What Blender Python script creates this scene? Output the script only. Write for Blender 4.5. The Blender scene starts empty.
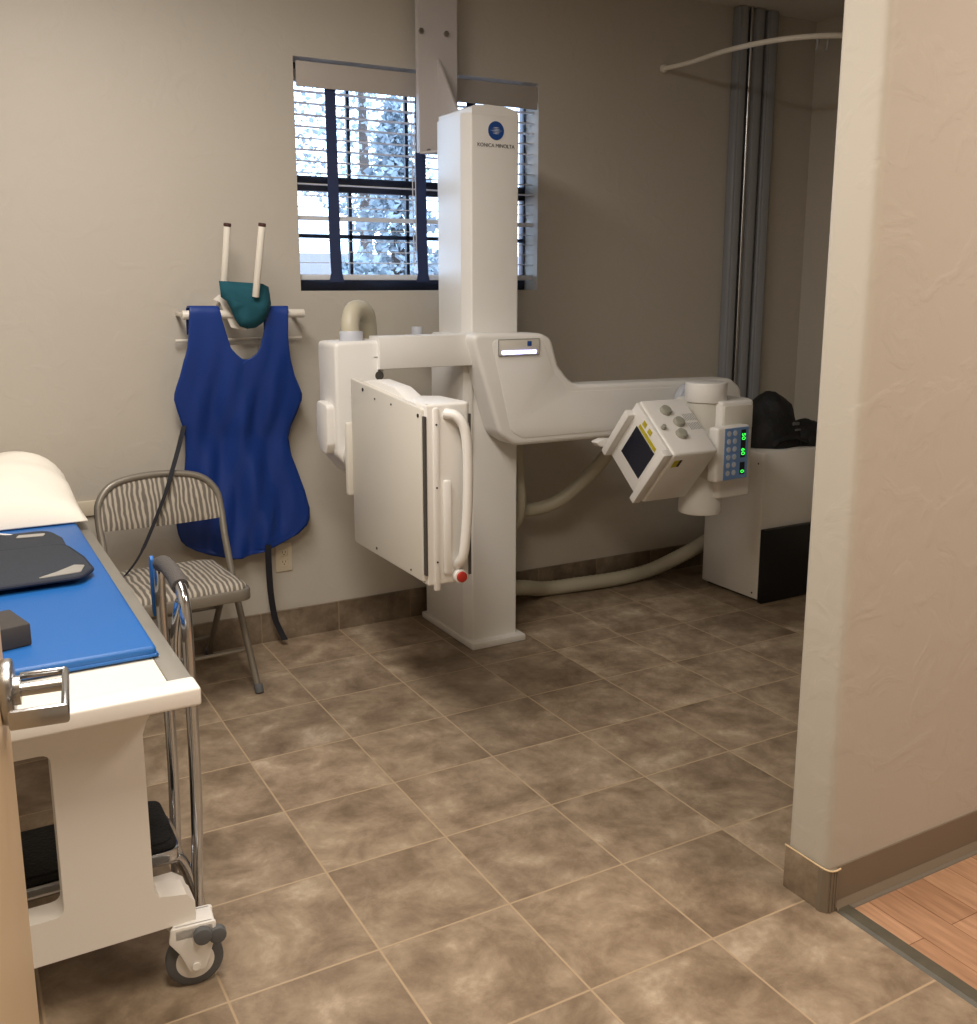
import bpy, bmesh, math, random
from mathutils import Vector, Matrix, noise
random.seed(7)
R = math.radians
PI = math.pi
sc = bpy.context.scene
COL = sc.collection

# ---------------------------------------------------------------- camera
CAM = Vector((0, 0, 1.4294))
F_PX, CX, CY, YAW, PITCH = 988.8, 488.5, 477.5, .5127, .1940
fw = Vector((math.sin(YAW)*math.cos(PITCH), math.cos(YAW)*math.cos(PITCH), -math.sin(PITCH)))
rt = Vector((math.cos(YAW), -math.sin(YAW), 0))
up = rt.cross(fw)
cd = bpy.data.cameras.new('camera')
cam = bpy.data.objects.new('camera', cd)
COL.objects.link(cam)
cam.matrix_world = Matrix(((rt.x, up.x, -fw.x, CAM.x), (rt.y, up.y, -fw.y, CAM.y), (rt.z, up.z, -fw.z, CAM.z), (0, 0, 0, 1)))
cd.sensor_fit = 'AUTO'
cd.sensor_width = 36
cd.lens = F_PX/1024*36
cd.shift_y = -(512-CY)/1024
cd.clip_start = .02
sc.camera = cam

# ---------------------------------------------------------------- world, lamps, exposure
w = bpy.data.worlds.new('sky')
sc.world = w
w.use_nodes = True
bg = w.node_tree.nodes['Background']
bg.inputs[0].default_value = (.56, .74, 1, 1)
bg.inputs[1].default_value = 6.0
sc.view_settings.view_transform = 'Standard'
sc.view_settings.look = 'None'
sc.view_settings.exposure = .04
sc.view_settings.gamma = 1
sc.view_settings.use_curve_mapping = False


def area(name, loc, sx, sy, power, col, rot=(0, 0, 0)):
    l = bpy.data.lights.new(name, 'AREA')
    l.shape = 'RECTANGLE'
    l.size = sx
    l.size_y = sy
    l.energy = power
    l.color = col
    o = bpy.data.objects.new(name, l)
    COL.objects.link(o)
    o.location = loc
    o.rotation_euler = rot
    return o


area('room_troffer_light', (.38, 2.30, 2.68), .55, 1.1, 39, (1, .94, .88))
area('hall_troffer_light', (2.5, .0, 2.68), .6, 1.2, 46, (1, .84, .72))
area('entry_troffer_light', (.30, .85, 2.68), .5, .9, 36, (1, .90, .75))


# ---------------------------------------------------------------- measuring: a viewing ray met with a real plane (axis, value)
def at(x, y, ax, v):
    d = fw + rt*((x-CX)/F_PX) - up*((y-CY)/F_PX)
    t = (v-CAM[ax])/d[ax]
    return CAM + d*t


# ---------------------------------------------------------------- materials
def srgb(r, g, b):
    return tuple((c/12.92 if c <= .04045 else ((c+.055)/1.055)**2.4) for c in (r/255, g/255, b/255)) + (1,)


def mat(name, col, rough=.5, metal=0, var=.06, scale=8, bump=0, bscale=60, emit=None, estr=0, coat=0):
    m = bpy.data.materials.new(name)
    m.use_nodes = True
    nt = m.node_tree
    b = nt.nodes['Principled BSDF']
    b.inputs['Roughness'].default_value = rough
    b.inputs['Metallic'].default_value = metal
    if coat:
        b.inputs['Coat Weight'].default_value = coat
    tc = nt.nodes.new('ShaderNodeTexCoord')
    if var:
        n = nt.nodes.new('ShaderNodeTexNoise')
        n.inputs['Scale'].default_value = scale
        n.inputs['Detail'].default_value = 4
        nt.links.new(tc.outputs['Object'], n.inputs['Vector'])
        mx = nt.nodes.new('ShaderNodeMix')
        mx.data_type = 'RGBA'
        mx.inputs['A'].default_value = tuple(c*(1-var) for c in col[:3])+(1,)
        mx.inputs['B'].default_value = tuple(min(1, c*(1+var)) for c in col[:3])+(1,)
        nt.links.new(n.outputs['Fac'], mx.inputs['Factor'])
        nt.links.new(mx.outputs['Result'], b.inputs['Base Color'])
    else:
        b.inputs['Base Color'].default_value = col
    if bump:
        n2 = nt.nodes.new('ShaderNodeTexNoise')
        n2.inputs['Scale'].default_value = bscale
        n2.inputs['Detail'].default_value = 3
        nt.links.new(tc.outputs['Object'], n2.inputs['Vector'])
        bp = nt.nodes.new('ShaderNodeBump')
        bp.inputs['Strength'].default_value = bump
        bp.inputs['Distance'].default_value = .01
        nt.links.new(n2.outputs['Fac'], bp.inputs['Height'])
        nt.links.new(bp.outputs['Normal'], b.inputs['Normal'])
    if emit:
        b.inputs['Emission Color'].default_value = emit
        b.inputs['Emission Strength'].default_value = estr
    return m


def wall_mat(name, col):
    """painted drywall with a soft skip-trowel texture"""
    m = mat(name, col, .62, var=.03, scale=1.5)
    nt = m.node_tree
    b = nt.nodes['Principled BSDF']
    tc = nt.nodes.new('ShaderNodeTexCoord')
    mp = nt.nodes.new('ShaderNodeMapping')
    nt.links.new(tc.outputs['Object'], mp.inputs['Vector'])
    n = nt.nodes.new('ShaderNodeTexNoise')
    n.inputs['Scale'].default_value = 9
    n.inputs['Detail'].default_value = 5
    n.inputs['Distortion'].default_value = .8
    nt.links.new(mp.outputs['Vector'], n.inputs['Vector'])
    rp = nt.nodes.new('ShaderNodeValToRGB')
    rp.color_ramp.elements[0].position = .50
    rp.color_ramp.elements[1].position = .62
    nt.links.new(n.outputs['Fac'], rp.inputs['Fac'])
    bp = nt.nodes.new('ShaderNodeBump')
    bp.inputs['Strength'].default_value = .12
    bp.inputs['Distance'].default_value = .006
    nt.links.new(rp.outputs['Color'], bp.inputs['Height'])
    nt.links.new(bp.outputs['Normal'], b.inputs['Normal'])
    return m


T = .33
GX, GY = 1.2270*T, 9.4311*T    # a grout crossing


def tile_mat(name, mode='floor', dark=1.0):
    m = bpy.data.materials.new(name)
    m.use_nodes = True
    nt = m.node_tree
    b = nt.nodes['Principled BSDF']
    L = nt.links.new
    geo = nt.nodes.new('ShaderNodeNewGeometry')
    sep = nt.nodes.new('ShaderNodeSeparateXYZ')
    L(geo.outputs['Position'], sep.inputs[0])

    def mth(op, a, bb=None, c=None):
        n = nt.nodes.new('ShaderNodeMath')
        n.operation = op
        for i, v in enumerate((a, bb, c)):
            if v is None:
                continue
            if isinstance(v, (int, float)):
                n.inputs[i].default_value = v
            else:
                L(v, n.inputs[i])
        return n.outputs[0]

    def cell(sock, off):
        u = mth('DIVIDE', mth('SUBTRACT', sock, off), T)
        fr = mth('FRACT', u)
        d = mth('MINIMUM', fr, mth('SUBTRACT', 1.0, fr))
        return mth('FLOOR', u), d
    ix, dx = cell(sep.outputs['X'], GX)
    iy, dy = cell(sep.outputs['Y'], GY)
    if mode == 'floor':
        d = mth('MINIMUM', dx, dy)
    elif mode == 'base_y':
        d = dy
    else:
        d = dx
    # grout mask, wobbling a little
    gr = nt.nodes.new('ShaderNodeMapRange')
    gr.inputs['From Min'].default_value = .0050
    gr.inputs['From Max'].default_value = .0110
    L(d, gr.inputs['Value'])
    # per tile offset
    cmb = nt.nodes.new('ShaderNodeCombineXYZ')
    L(ix, cmb.inputs[0])
    L(iy, cmb.inputs[1])
    wn = nt.nodes.new('ShaderNodeTexWhiteNoise')
    wn.noise_dimensions = '3D'
    L(cmb.outputs[0], wn.inputs['Vector'])
    vm = nt.nodes.new('ShaderNodeVectorMath')
    vm.operation = 'MULTIPLY_ADD'
    vm.inputs[1].default_value = (11, 7, 5)
    L(wn.outputs['Color'], vm.inputs[0])
    L(geo.outputs['Position'], vm.inputs[2])
    n1 = nt.nodes.new('ShaderNodeTexNoise')
    n1.inputs['Scale'].default_value = 6.5
    n1.inputs['Detail'].default_value = 8
    n1.inputs['Roughness'].default_value = .68
    n1.inputs['Distortion'].default_value = .25
    L(vm.outputs[0], n1.inputs['Vector'])
    rp = nt.nodes.new('ShaderNodeValToRGB')
    e = rp.color_ramp.elements
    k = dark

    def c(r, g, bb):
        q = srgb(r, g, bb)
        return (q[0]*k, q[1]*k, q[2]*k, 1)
    e[0].position = .30
    e[0].color = c(108, 92, 74)
    e[1].position = .74
    e[1].color = c(196, 180, 158)
    x = e.new(.45)
    x.color = c(136, 118, 98)
    x = e.new(.58)
    x.color = c(160, 142, 120)
    L(n1.outputs['Fac'], rp.inputs['Fac'])
    hs = nt.nodes.new('ShaderNodeHueSaturation')
    mr = nt.nodes.new('ShaderNodeMapRange')
    mr.inputs['To Min'].default_value = .90
    mr.inputs['To Max'].default_value = 1.08
    L(wn.outputs['Value'], mr.inputs['Value'])
    L(mr.outputs[0], hs.inputs['Value'])
    L(rp.outputs['Color'], hs.inputs['Color'])
    mx = nt.nodes.new('ShaderNodeMix')
    mx.data_type = 'RGBA'
    L(gr.outputs[0], mx.inputs['Factor'])
    mx.inputs['A'].default_value = c(176, 154, 126)
    L(hs.outputs['Color'], mx.inputs['B'])
    L(mx.outputs['Result'], b.inputs['Base Color'])
    b.inputs['Roughness'].default_value = .42
    bp = nt.nodes.new('ShaderNodeBump')
    bp.inputs['Strength'].default_value = .35
    bp.inputs['Distance'].default_value = .003
    ad = mth('MULTIPLY_ADD', n1.outputs['Fac'], .25, gr.outputs[0])
    L(ad, bp.inputs['Height'])
    L(bp.outputs['Normal'], b.inputs['Normal'])
    return m


def plank_mat(name):
    m = bpy.data.materials.new(name)
    m.use_nodes = True
    nt = m.node_tree
    b = nt.nodes['Principled BSDF']
    L = nt.links.new
    tc = nt.nodes.new('ShaderNodeTexCoord')
    mp = nt.nodes.new('ShaderNodeMapping')
    mp.inputs['Rotation'].default_value = (0, 0, R(90))
    L(tc.outputs['Object'], mp.inputs['Vector'])
    br = nt.nodes.new('ShaderNodeTexBrick')
    br.inputs['Scale'].default_value = 1
    br.inputs['Brick Width'].default_value = .9
    br.inputs['Row Height'].default_value = .095
    br.inputs['Mortar Size'].default_value = .0012
    br.offset = .37
    br.inputs['Color1'].default_value = srgb(200, 160, 128)
    br.inputs['Color2'].default_value = srgb(178, 138, 108)
    br.inputs['Mortar'].default_value = srgb(130, 90, 62)
    L(mp.outputs[0], br.inputs['Vector'])
    mp2 = nt.nodes.new('ShaderNodeMapping')
    mp2.inputs['Scale'].default_value = (38, 3, 1)
    L(tc.outputs['Object'], mp2.inputs['Vector'])
    n = nt.nodes.new('ShaderNodeTexNoise')
    n.inputs['Scale'].default_value = 2
    n.inputs['Detail'].default_value = 6
    L(mp2.outputs[0], n.inputs['Vector'])
    mx = nt.nodes.new('ShaderNodeMix')
    mx.data_type = 'RGBA'
    mx.blend_type = 'MULTIPLY'
    mx.inputs['Factor'].default_value = .6
    rp = nt.nodes.new('ShaderNodeValToRGB')
    rp.color_ramp.elements[0].position = .3
    rp.color_ramp.elements[0].color = (.45, .40, .36, 1)
    rp.color_ramp.elements[1].position = .65
    rp.color_ramp.elements[1].color = (1, 1, 1, 1)
    L(n.outputs['Fac'], rp.inputs['Fac'])
    L(br.outputs['Color'], mx.inputs['A'])
    L(rp.outputs['Color'], mx.inputs['B'])
    L(mx.outputs['Result'], b.inputs['Base Color'])
    b.inputs['Roughness'].default_value = .42
    return m


def stripe_mat(name, axis='x', freq=1.0):
    """woven upholstery: wavering pale stripes on grey"""
    m = bpy.data.materials.new(name)
    m.use_nodes = True
    nt = m.node_tree
    b = nt.nodes['Principled BSDF']
    L = nt.links.new
    tc = nt.nodes.new('ShaderNodeTexCoord')
    wv = nt.nodes.new('ShaderNodeTexWave')
    wv.wave_type = 'BANDS'
    wv.bands_direction = 'X'
    wv.inputs['Scale'].default_value = 18*freq
    wv.inputs['Distortion'].default_value = 3.6
    wv.inputs['Detail'].default_value = 2
    wv.inputs['Detail Scale'].default_value = 1.6
    mp = nt.nodes.new('ShaderNodeMapping')
    mp.inputs['Scale'].default_value = (1, .45, .45)
    L(tc.outputs['Object'], mp.inputs['Vector'])
    L(mp.outputs[0], wv.inputs['Vector'])
    rp = nt.nodes.new('ShaderNodeValToRGB')
    e = rp.color_ramp.elements
    e[0].position = .25
    e[0].color = srgb(106, 100, 92)
    e[1].position = .8
    e[1].color = srgb(176, 168, 154)
    x = e.new(.5)
    x.color = srgb(128, 121, 111)
    L(wv.outputs['Fac'], rp.inputs['Fac'])
    L(rp.outputs['Color'], b.inputs['Base Color'])
    b.inputs['Roughness'].default_value = .9
    return m


def glass_mat(name):
    m = bpy.data.materials.new(name)
    m.use_nodes = True
    nt = m.node_tree
    nt.nodes.clear()
    o = nt.nodes.new('ShaderNodeOutputMaterial')
    tr = nt.nodes.new('ShaderNodeBsdfTransparent')
    tr.inputs[0].default_value = (.93, .96, .98, 1)
    gl = nt.nodes.new('ShaderNodeBsdfGlossy')
    gl.inputs['Roughness'].default_value = .02
    fr = nt.nodes.new('ShaderNodeFresnel')
    mx = nt.nodes.new('ShaderNodeMixShader')
    nt.links.new(fr.outputs[0], mx.inputs[0])
    nt.links.new(tr.outputs[0], mx.inputs[1])
    nt.links.new(gl.outputs[0], mx.inputs[2])
    nt.links.new(mx.outputs[0], o.inputs[0])
    return m


M = dict(
    wall=wall_mat('wall_paint', srgb(188, 181, 169)),
    ceil=wall_mat('ceiling_paint', srgb(205, 198, 188)),
    tile=tile_mat('floor_tile'),
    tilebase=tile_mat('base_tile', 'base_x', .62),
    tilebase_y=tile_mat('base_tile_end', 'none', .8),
    planks=plank_mat('hall_planks'),
    cove=mat('vinyl_cove_base', srgb(122, 110, 94), .45),
    strip=mat('threshold_vinyl', srgb(84, 80, 68), .5, var=.25, scale=30),
    grey_edge=mat('cove_toe', srgb(120, 112, 100), .5),
    caulk=mat('caulk', srgb(214, 190, 150), .5),
    cream=mat('equipment_cream', srgb(230, 228, 224), .38, var=.02),
    creamd=mat('equipment_panel_grey', srgb(212, 208, 198), .42, var=.02),
    white=mat('enamel_white', srgb(232, 230, 226), .35, var=.02),
    gap=mat('dark_gap', srgb(74, 70, 66), .7),
    screw=mat('screw_dark', srgb(40, 38, 36), .4, .6),
    red=mat('red_plastic', srgb(172, 44, 32), .35),
    hose=mat('corrugated_hose', srgb(186, 180, 160), .45, var=.03),
    collar=mat('hose_collar', srgb(190, 194, 204), .35),
    bluepanel=mat('keypad_blue', srgb(112, 148, 200), .4),
    button=mat('keypad_button', srgb(196, 202, 214), .4),
    black=mat('black_plastic', srgb(20, 20, 22), .4),
    green=mat('led_green', srgb(30, 190, 40), .5, emit=srgb(60, 255, 80), estr=1.6),
    led=mat('led_white', (.8, .8, 1, 1), .5, emit=srgb(190, 190, 255), estr=5),
    sticker=mat('yellow_sticker', srgb(190, 176, 40), .5, var=.2, scale=60),
    knob=mat('knob_grey', srgb(158, 156, 144), .45, var=.12, scale=90),
    screen=mat('collimator_glass', srgb(8, 14, 36), .25),
    logo=mat('logo_blue', srgb(30, 72, 140), .4),
    ink=mat('ink_black', srgb(50, 50, 56), .5),
    ink_grey=mat('ink_grey', srgb(140, 140, 140), .5),
    chrome=mat('chrome', srgb(204, 208, 214), .13, 1, var=.02),
    steel=mat('brushed_steel', srgb(180, 180, 180), .26, 1, var=.05, scale=30),
    chairmetal=mat('chair_metal', srgb(132, 126, 116), .38, .35),
    cloth_stripe=stripe_mat('striped_upholstery'),
    rubber=mat('rubber_grey', srgb(92, 94, 96), .75, var=.1, scale=40),
    rubberblk=mat('rubber_black', srgb(24, 26, 28), .8, var=.2, scale=50, bump=.5, bscale=120),
    foamgrip=mat('grip_foam', srgb(84, 80, 78), .9, bump=.5, bscale=300),
    tablewhite=mat('table_white', srgb(234, 230, 224), .38, var=.02),
    tablelam=mat('table_laminate', srgb(236, 230, 214), .4, var=.015),
    rail=mat('table_rail', srgb(142, 138, 130), .4, .3),
    mat_blue=mat('mat_vinyl_blue', srgb(30, 98, 172), .42, var=.06, scale=3, bump=.12, bscale=300),
    pillow=mat('pillow_cotton', srgb(240, 234, 222), .85, var=.02, bump=.3, bscale=14),
    navy=mat('navy_nylon', srgb(46, 52, 62), .8, var=.1, scale=40, bump=.3, bscale=200),
    navybind=mat('navy_binding', srgb(28, 34, 52), .7),
    silver=mat('silver_patch', srgb(184, 182, 178), .35, .5, var=.15, scale=40),
    foam=mat('charcoal_foam', srgb(66, 62, 60), .85, var=.08, scale=30),
    royal=mat('royal_blue_vinyl', srgb(10, 52, 130), .42, var=.08, scale=5, bump=.1, bscale=400),
    webbing=mat('black_webbing', srgb(26, 26, 34), .8),
    teal=mat('teal_cloth', srgb(12, 78, 92), .85, var=.1, scale=60),
    rackwhite=mat('rack_white', srgb(226, 220, 208), .4, var=.02),
    capdark=mat('cap_dark', srgb(70, 40, 34), .6),
    duct=mat('duct_grey', srgb(134, 136, 140), .5, var=.04),
    ductlid=mat('duct_lid_grey', srgb(150, 152, 156), .5, var=.03),
    cabinet=mat('cabinet_cream', srgb(226, 222, 214), .4, var=.02),
    bag=mat('bag_black', srgb(18, 18, 20), .7, var=.3, scale=20, bump=.5, bscale=40),
    door=mat('door_maple', srgb(204, 180, 146), .4, var=.06, scale=2),
    frame=mat('window_bronze', srgb(44, 50, 66), .4, .3),
    slat=mat('blind_slat', srgb(206, 208, 214), .5, var=.02),
    valance=mat('blind_valance', srgb(176, 168, 160), .5, var=.02),
    tape=mat('blind_tape', srgb(40, 52, 88), .8),
    glass=glass_mat('window_glass'),
    plate=mat('mount_plate', srgb(190, 184, 182), .45, var=.02),
    outlet=mat('outlet_plastic', srgb(214, 202, 180), .45, var=.01),
    leaf=mat('foliage', srgb(140, 152, 160), .8, var=.3, scale=4),
    bark=mat('bark', srgb(80, 70, 64), .9),
    ground=mat('outdoor_ground', srgb(200, 170, 160), .9, var=.2, scale=2),
    brickred=mat('outdoor_brick', srgb(196, 120, 100), .8, var=.2, scale=4),
    roof=mat('outdoor_roof', srgb(120, 110, 110), .8),
    stucco=mat('outdoor_stucco', srgb(200, 190, 180), .8),
)


# ---------------------------------------------------------------- mesh helpers (everything is built in world metres)
def tr_bm(bm, vs, mtx):
    if mtx is not None:
        bmesh.ops.transform(bm, matrix=mtx, verts=vs)


def box(bm, lo, hi, bev=0, seg=2, mtx=None):
    r = bmesh.ops.create_cube(bm, size=1)
    vs = r['verts']
    lo = Vector(lo)
    hi = Vector(hi)
    c = (lo+hi)/2
    s = hi-lo
    for v in vs:
        v.co = Vector((v.co.x*s.x, v.co.y*s.y, v.co.z*s.z)) + c
    if bev:
        es = list({e for v in vs for e in v.link_edges})
        r = bmesh.ops.bevel(bm, geom=es, offset=bev, segments=seg, affect='EDGES', profile=.5)
        vs = list({v for f in r['faces'] for v in f.verts} | {v for v in vs if v.is_valid})
    tr_bm(bm, vs, mtx)
    return vs


def inset2d(pts, d):
    """move an outline inwards by d"""
    n = len(pts)
    ar = sum(pts[i][0]*pts[(i+1) % n][1]-pts[(i+1) % n][0]*pts[i][1] for i in range(n))
    sg = 1 if ar > 0 else -1
    out = []
    for i in range(n):
        p = Vector(pts[i]).to_2d()
        a = (p-Vector(pts[i-1]).to_2d()).normalized()
        b = (Vector(pts[(i+1) % n]).to_2d()-p).normalized()
        na = Vector((-a.y, a.x))*sg
        nb = Vector((-b.y, b.x))*sg
        m = na+nb
        k = m.length_squared
        m = m*(2/k) if k > .4 else (na if k < 1e-6 else m*2.5)
        out.append(tuple(p+m*d))
    return out


def prism(bm, pts, ax, a, b, bev=0, seg=2, mtx=None):
    """2-D outline pts extruded along axis ax from a to b. ax 0: pts=(y,z); 1: (x,z); 2: (x,y)"""
    def mk(p, v):
        return {0: (v, p[0], p[1]), 1: (p[0], v, p[1]), 2: (p[0], p[1], v)}[ax]
    cl = [pts[0]]
    for p in pts[1:]:
        if (Vector(p).to_2d()-Vector(cl[-1]).to_2d()).length > 1e-5:
            cl.append(p)
    if (Vector(cl[0]).to_2d()-Vector(cl[-1]).to_2d()).length < 1e-5:
        cl.pop()
    pts = cl
    sg = 1 if b > a else -1
    lv = []
    if bev:
        bev = min(bev, abs(b-a)*.49)
        for k in range(seg+1):
            t = PI/2*k/seg
            lv.append((bev*(1-math.sin(t)), bev*(1-math.cos(t))))
        lv = [(i_, z_) for i_, z_ in lv]
        levels = [(i_, a+sg*z_) for i_, z_ in lv] + [(i_, b-sg*z_) for i_, z_ in reversed(lv)]
    else:
        levels = [(0, a), (0, b)]
    rings = [[bm.verts.new(mk(p, v)) for p in (inset2d(pts, i_) if i_ > 1e-7 else pts)] for i_, v in levels]
    n = len(pts)
    fs = [bm.faces.new(rings[0]), bm.faces.new(rings[-1][::-1])]
    for r0, r1 in zip(rings, rings[1:]):
        for i in range(n):
            fs.append(bm.faces.new((r0[i], r1[i], r1[(i+1) % n], r0[(i+1) % n])))
    bmesh.ops.recalc_face_normals(bm, faces=fs)
    vs = [v for r in rings for v in r]
    tr_bm(bm, vs, mtx)
    return vs


def rounded(pts, rads, seg=6):
    """round the corners of an outline"""
    out = []
    n = len(pts)
    if not hasattr(rads, '__len__'):
        rads = [rads]*n
    for i in range(n):
        p = Vector(pts[i]).to_2d()
        a = Vector(pts[i-1]).to_2d()-p
        b = Vector(pts[(i+1) % n]).to_2d()-p
        r = rads[i]
        if r <= 0:
            out.append(tuple(p))
            continue
        ang = a.angle(b)
        t = min(r/math.tan(ang/2), a.length*.49, b.length*.49)
        p0 = p+a.normalized()*t
        p1 = p+b.normalized()*t
        for k in range(seg+1):
            s = k/seg
            out.append(tuple((1-s)**2*p0+2*s*(1-s)*p+s*s*p1))
    return out


def frames(path):
    P = [Vector(p) for p in path]
    ts = []
    for i in range(len(P)):
        a = P[max(0, i-1)]
        b = P[min(len(P)-1, i+1)]
        ts.append((b-a).normalized())
    u = Vector((0, 0, 1)) if abs(ts[0].z) < .9 else Vector((0, 1, 0))
    out = []
    for t in ts:
        s = t.cross(u)
        if s.length < 1e-5:
            s = t.cross(Vector((1, 0, 0)))
        s.normalize()
        u = s.cross(t).normalized()
        out.append((t, s, u))
    return P, out


def tube(bm, path, r, n=12, closed=False, ripple=0, cap=True):
    P, fr = frames(path)
    rings = []
    for i, (p, (t, s, u)) in enumerate(zip(P, fr)):
        rr = r[i] if hasattr(r, '__len__') else r
        if ripple and i % 2:
            rr *= 1-ripple
        rings.append([bm.verts.new(p+(s*math.cos(2*PI*k/n)+u*math.sin(2*PI*k/n))*rr) for k in range(n)])
    for a, b in zip(rings, rings[1:]):
        for k in range(n):
            bm.faces.new((a[k], a[(k+1) % n], b[(k+1) % n], b[k]))
    if cap:
        bm.faces.new(rings[0][::-1])
        bm.faces.new(rings[-1])
    return rings


def ribbon(bm, path, wid, th, side):
    """flat strap along path; side = width direction"""
    P = [Vector(p) for p in path]
    side = Vector(side).normalized()
    rings = []
    for i, p in enumerate(P):
        t = (P[min(len(P)-1, i+1)]-P[max(0, i-1)]).normalized()
        nn = t.cross(side).normalized()
        wv = wid[i] if hasattr(wid, '__len__') else wid
        rings.append([bm.verts.new(p+side*a*wv/2+nn*b*th/2) for a, b in ((-1, -1), (1, -1), (1, 1), (-1, 1))])
    for a, b in zip(rings, rings[1:]):
        for k in range(4):
            bm.faces.new((a[k], a[(k+1) % 4], b[(k+1) % 4], b[k]))
    bm.faces.new(rings[0][::-1])
    bm.faces.new(rings[-1])


def cyl(bm, a, b, r, r2=None, n=24, bev=0):
    a = Vector(a)
    b = Vector(b)
    r2 = r if r2 is None else r2
    if bev:
        d = (b-a).normalized()
        L = (b-a).length
        k = min(bev, L*.3)
        return tube(bm, [a, a+d*k*.3, a+d*k, b-d*k, b-d*k*.3, b], [r-k, r-k*.3, r, r2, r2-k*.3, r2-k], n)
    return tube(bm, [a, b], [r, r2], n)


def smoothpath(pts, n=8):
    """Catmull-Rom through pts"""
    P = [Vector(p) for p in pts]
    P = [P[0]*2-P[1]]+P+[P[-1]*2-P[-2]]
    out = []
    for i in range(1, len(P)-2):
        for k in range(n):
            t = k/n
            p0, p1, p2, p3 = P[i-1:i+3]
            out.append(.5*((2*p1)+(p2-p0)*t+(2*p0-5*p1+4*p2-p3)*t*t+(3*p1-p0-3*p2+p3)*t**3))
    out.append(P[-2])
    return out


def rootloc(o):
    v = Vector((0, 0, 0))
    while o is not None:
        v += o.location
        o = o.parent
    return v


def obj(name, bm, m, parent=None, smooth=True, loc=None, label=None, local=False, angle=35):
    if not isinstance(m, (list, tuple)):
        m = [m]
    off = Vector((0, 0, 0))
    if not local:
        if parent is not None:
            off = rootloc(parent)
        elif loc is not None:
            off = Vector(loc)
    bmesh.ops.recalc_face_normals(bm, faces=bm.faces)
    bmesh.ops.translate(bm, vec=-off, verts=bm.verts)
    me = bpy.data.meshes.new(name)
    bm.to_mesh(me)
    bm.free()
    for q in m:
        me.materials.append(M[q] if isinstance(q, str) else q)
    o = bpy.data.objects.new(name, me)
    COL.objects.link(o)
    if parent is not None:
        o.parent = parent
    elif loc is not None:
        o.location = loc
    if smooth:
        for p in me.polygons:
            p.use_smooth = True
        me.set_sharp_from_angle(angle=R(angle))
    if label:
        o['label'] = label
    return o


def thing(name, label, cat, loc=(0, 0, 0), rotz=0, group=None):
    o = bpy.data.objects.new(name, None)
    COL.objects.link(o)
    o.location = loc
    o.rotation_euler = (0, 0, rotz)
    o.empty_display_size = .05
    tag(o, label, cat, group)
    return o


def tag(o, label, cat, group=None):
    o['label'] = label
    o['category'] = cat
    if group:
        o['group'] = group
    return o


def struct(name, bm, m, parent=None, loc=None, smooth=False):
    o = obj(name, bm, m, parent, smooth, loc)
    if parent is None:
        o['kind'] = 'structure'
    return o


def NB():
    return bmesh.new()


def text_mesh(txt, size, m, parent, mtx, name='lettering', extrude=.0004):
    cu = bpy.data.curves.new('t', 'FONT')
    cu.body = txt
    cu.size = size
    cu.extrude = extrude
    cu.align_x = 'CENTER'
    cu.align_y = 'CENTER'
    t = bpy.data.objects.new('t', cu)
    COL.objects.link(t)
    bpy.context.view_layer.update()
    me = bpy.data.meshes.new_from_object(t)
    bpy.data.objects.remove(t)
    bpy.data.curves.remove(cu)
    me.transform(mtx)
    me.transform(Matrix.Translation(-rootloc(parent)))
    me.materials.clear()
    me.materials.append(M[m])
    o = bpy.data.objects.new(name, me)
    COL.objects.link(o)
    o.parent = parent
    return o


def mframe(o, x, y, z):
    x, y, z = Vector(x), Vector(y), Vector(z)
    return Matrix(((x.x, y.x, z.x, o[0]), (x.y, y.y, z.y, o[1]), (x.z, y.z, z.z, o[2]), (0, 0, 0, 1)))


# ================================================================ THE ROOM
WY = 3.77       # back wall face
CZ = 2.70       # ceiling
PX, PY0, PY1 = 1.688, 1.41, 1.535    # partition end and faces
WR = 3.99

bm = NB()
box(bm, (-1.2, -1.6, -.1), (PX+.045, WY+.12, 0))
box(bm, (PX+.045, PY0+.06, -.1), (WR+.12, WY+.12, 0))
struct('floor', bm, 'tile')
bm = NB()
box(bm, (PX+.045, -1.6, -.1), (4.9, PY0+.06, .001))
struct('floor', bm, 'planks')
bm = NB()
prism(bm, [(PX+.022, .0), (PX+.07, .0), (PX+.062, .006), (PX+.03, .006)], 1, -1.6, PY0-.012)
struct('trim_1', bm, 'strip')
bm = NB()
box(bm, (-1.2, -1.6, CZ), (4.9, WY+.12, CZ+.1))
struct('ceiling', bm, 'ceil')

# back wall with the window opening
wx0, wx1, wz0, wz1 = 1.285, 2.368, 1.40, 2.262
bm = NB()
for lo, hi in (((-1.2, 0), (wx0, CZ)), ((wx1, 0), (WR+.12, CZ)), ((wx0, 0), (wx1, wz0)), ((wx0, wz1), (wx1, CZ))):
    box(bm, (lo[0], WY, lo[1]), (hi[0], WY+.16, hi[1]))
bmesh.ops.remove_doubles(bm, verts=bm.verts, dist=1e-5)
struct('wall_back', bm, 'wall')
bm = NB()
box(bm, (WR, PY1, 0), (WR+.12, WY, CZ))
struct('wall_right', bm, 'wall')
bm = NB()
box(bm, (-1.2, -1.6, 0), (-1.08, WY, CZ))
struct('wall_left', bm, 'wall')
bm = NB()
box(bm, (-1.2, -1.7, 0), (4.9, -1.6, CZ))
struct('wall_front', bm, 'wall')
bm = NB()
box(bm, (4.9, -1.6, 0), (5.0, PY1, CZ))
struct('wall_hall_end', bm, 'wall')
# partition with bullnose corners
bm = NB()
pts = rounded([(PX, PY0), (4.9, PY0), (4.9, PY1), (PX, PY1)], [.022, 0, 0, .022])
prism(bm, pts, 2, 0, CZ)
struct('wall_partition', bm, 'wall', smooth=True)
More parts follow.
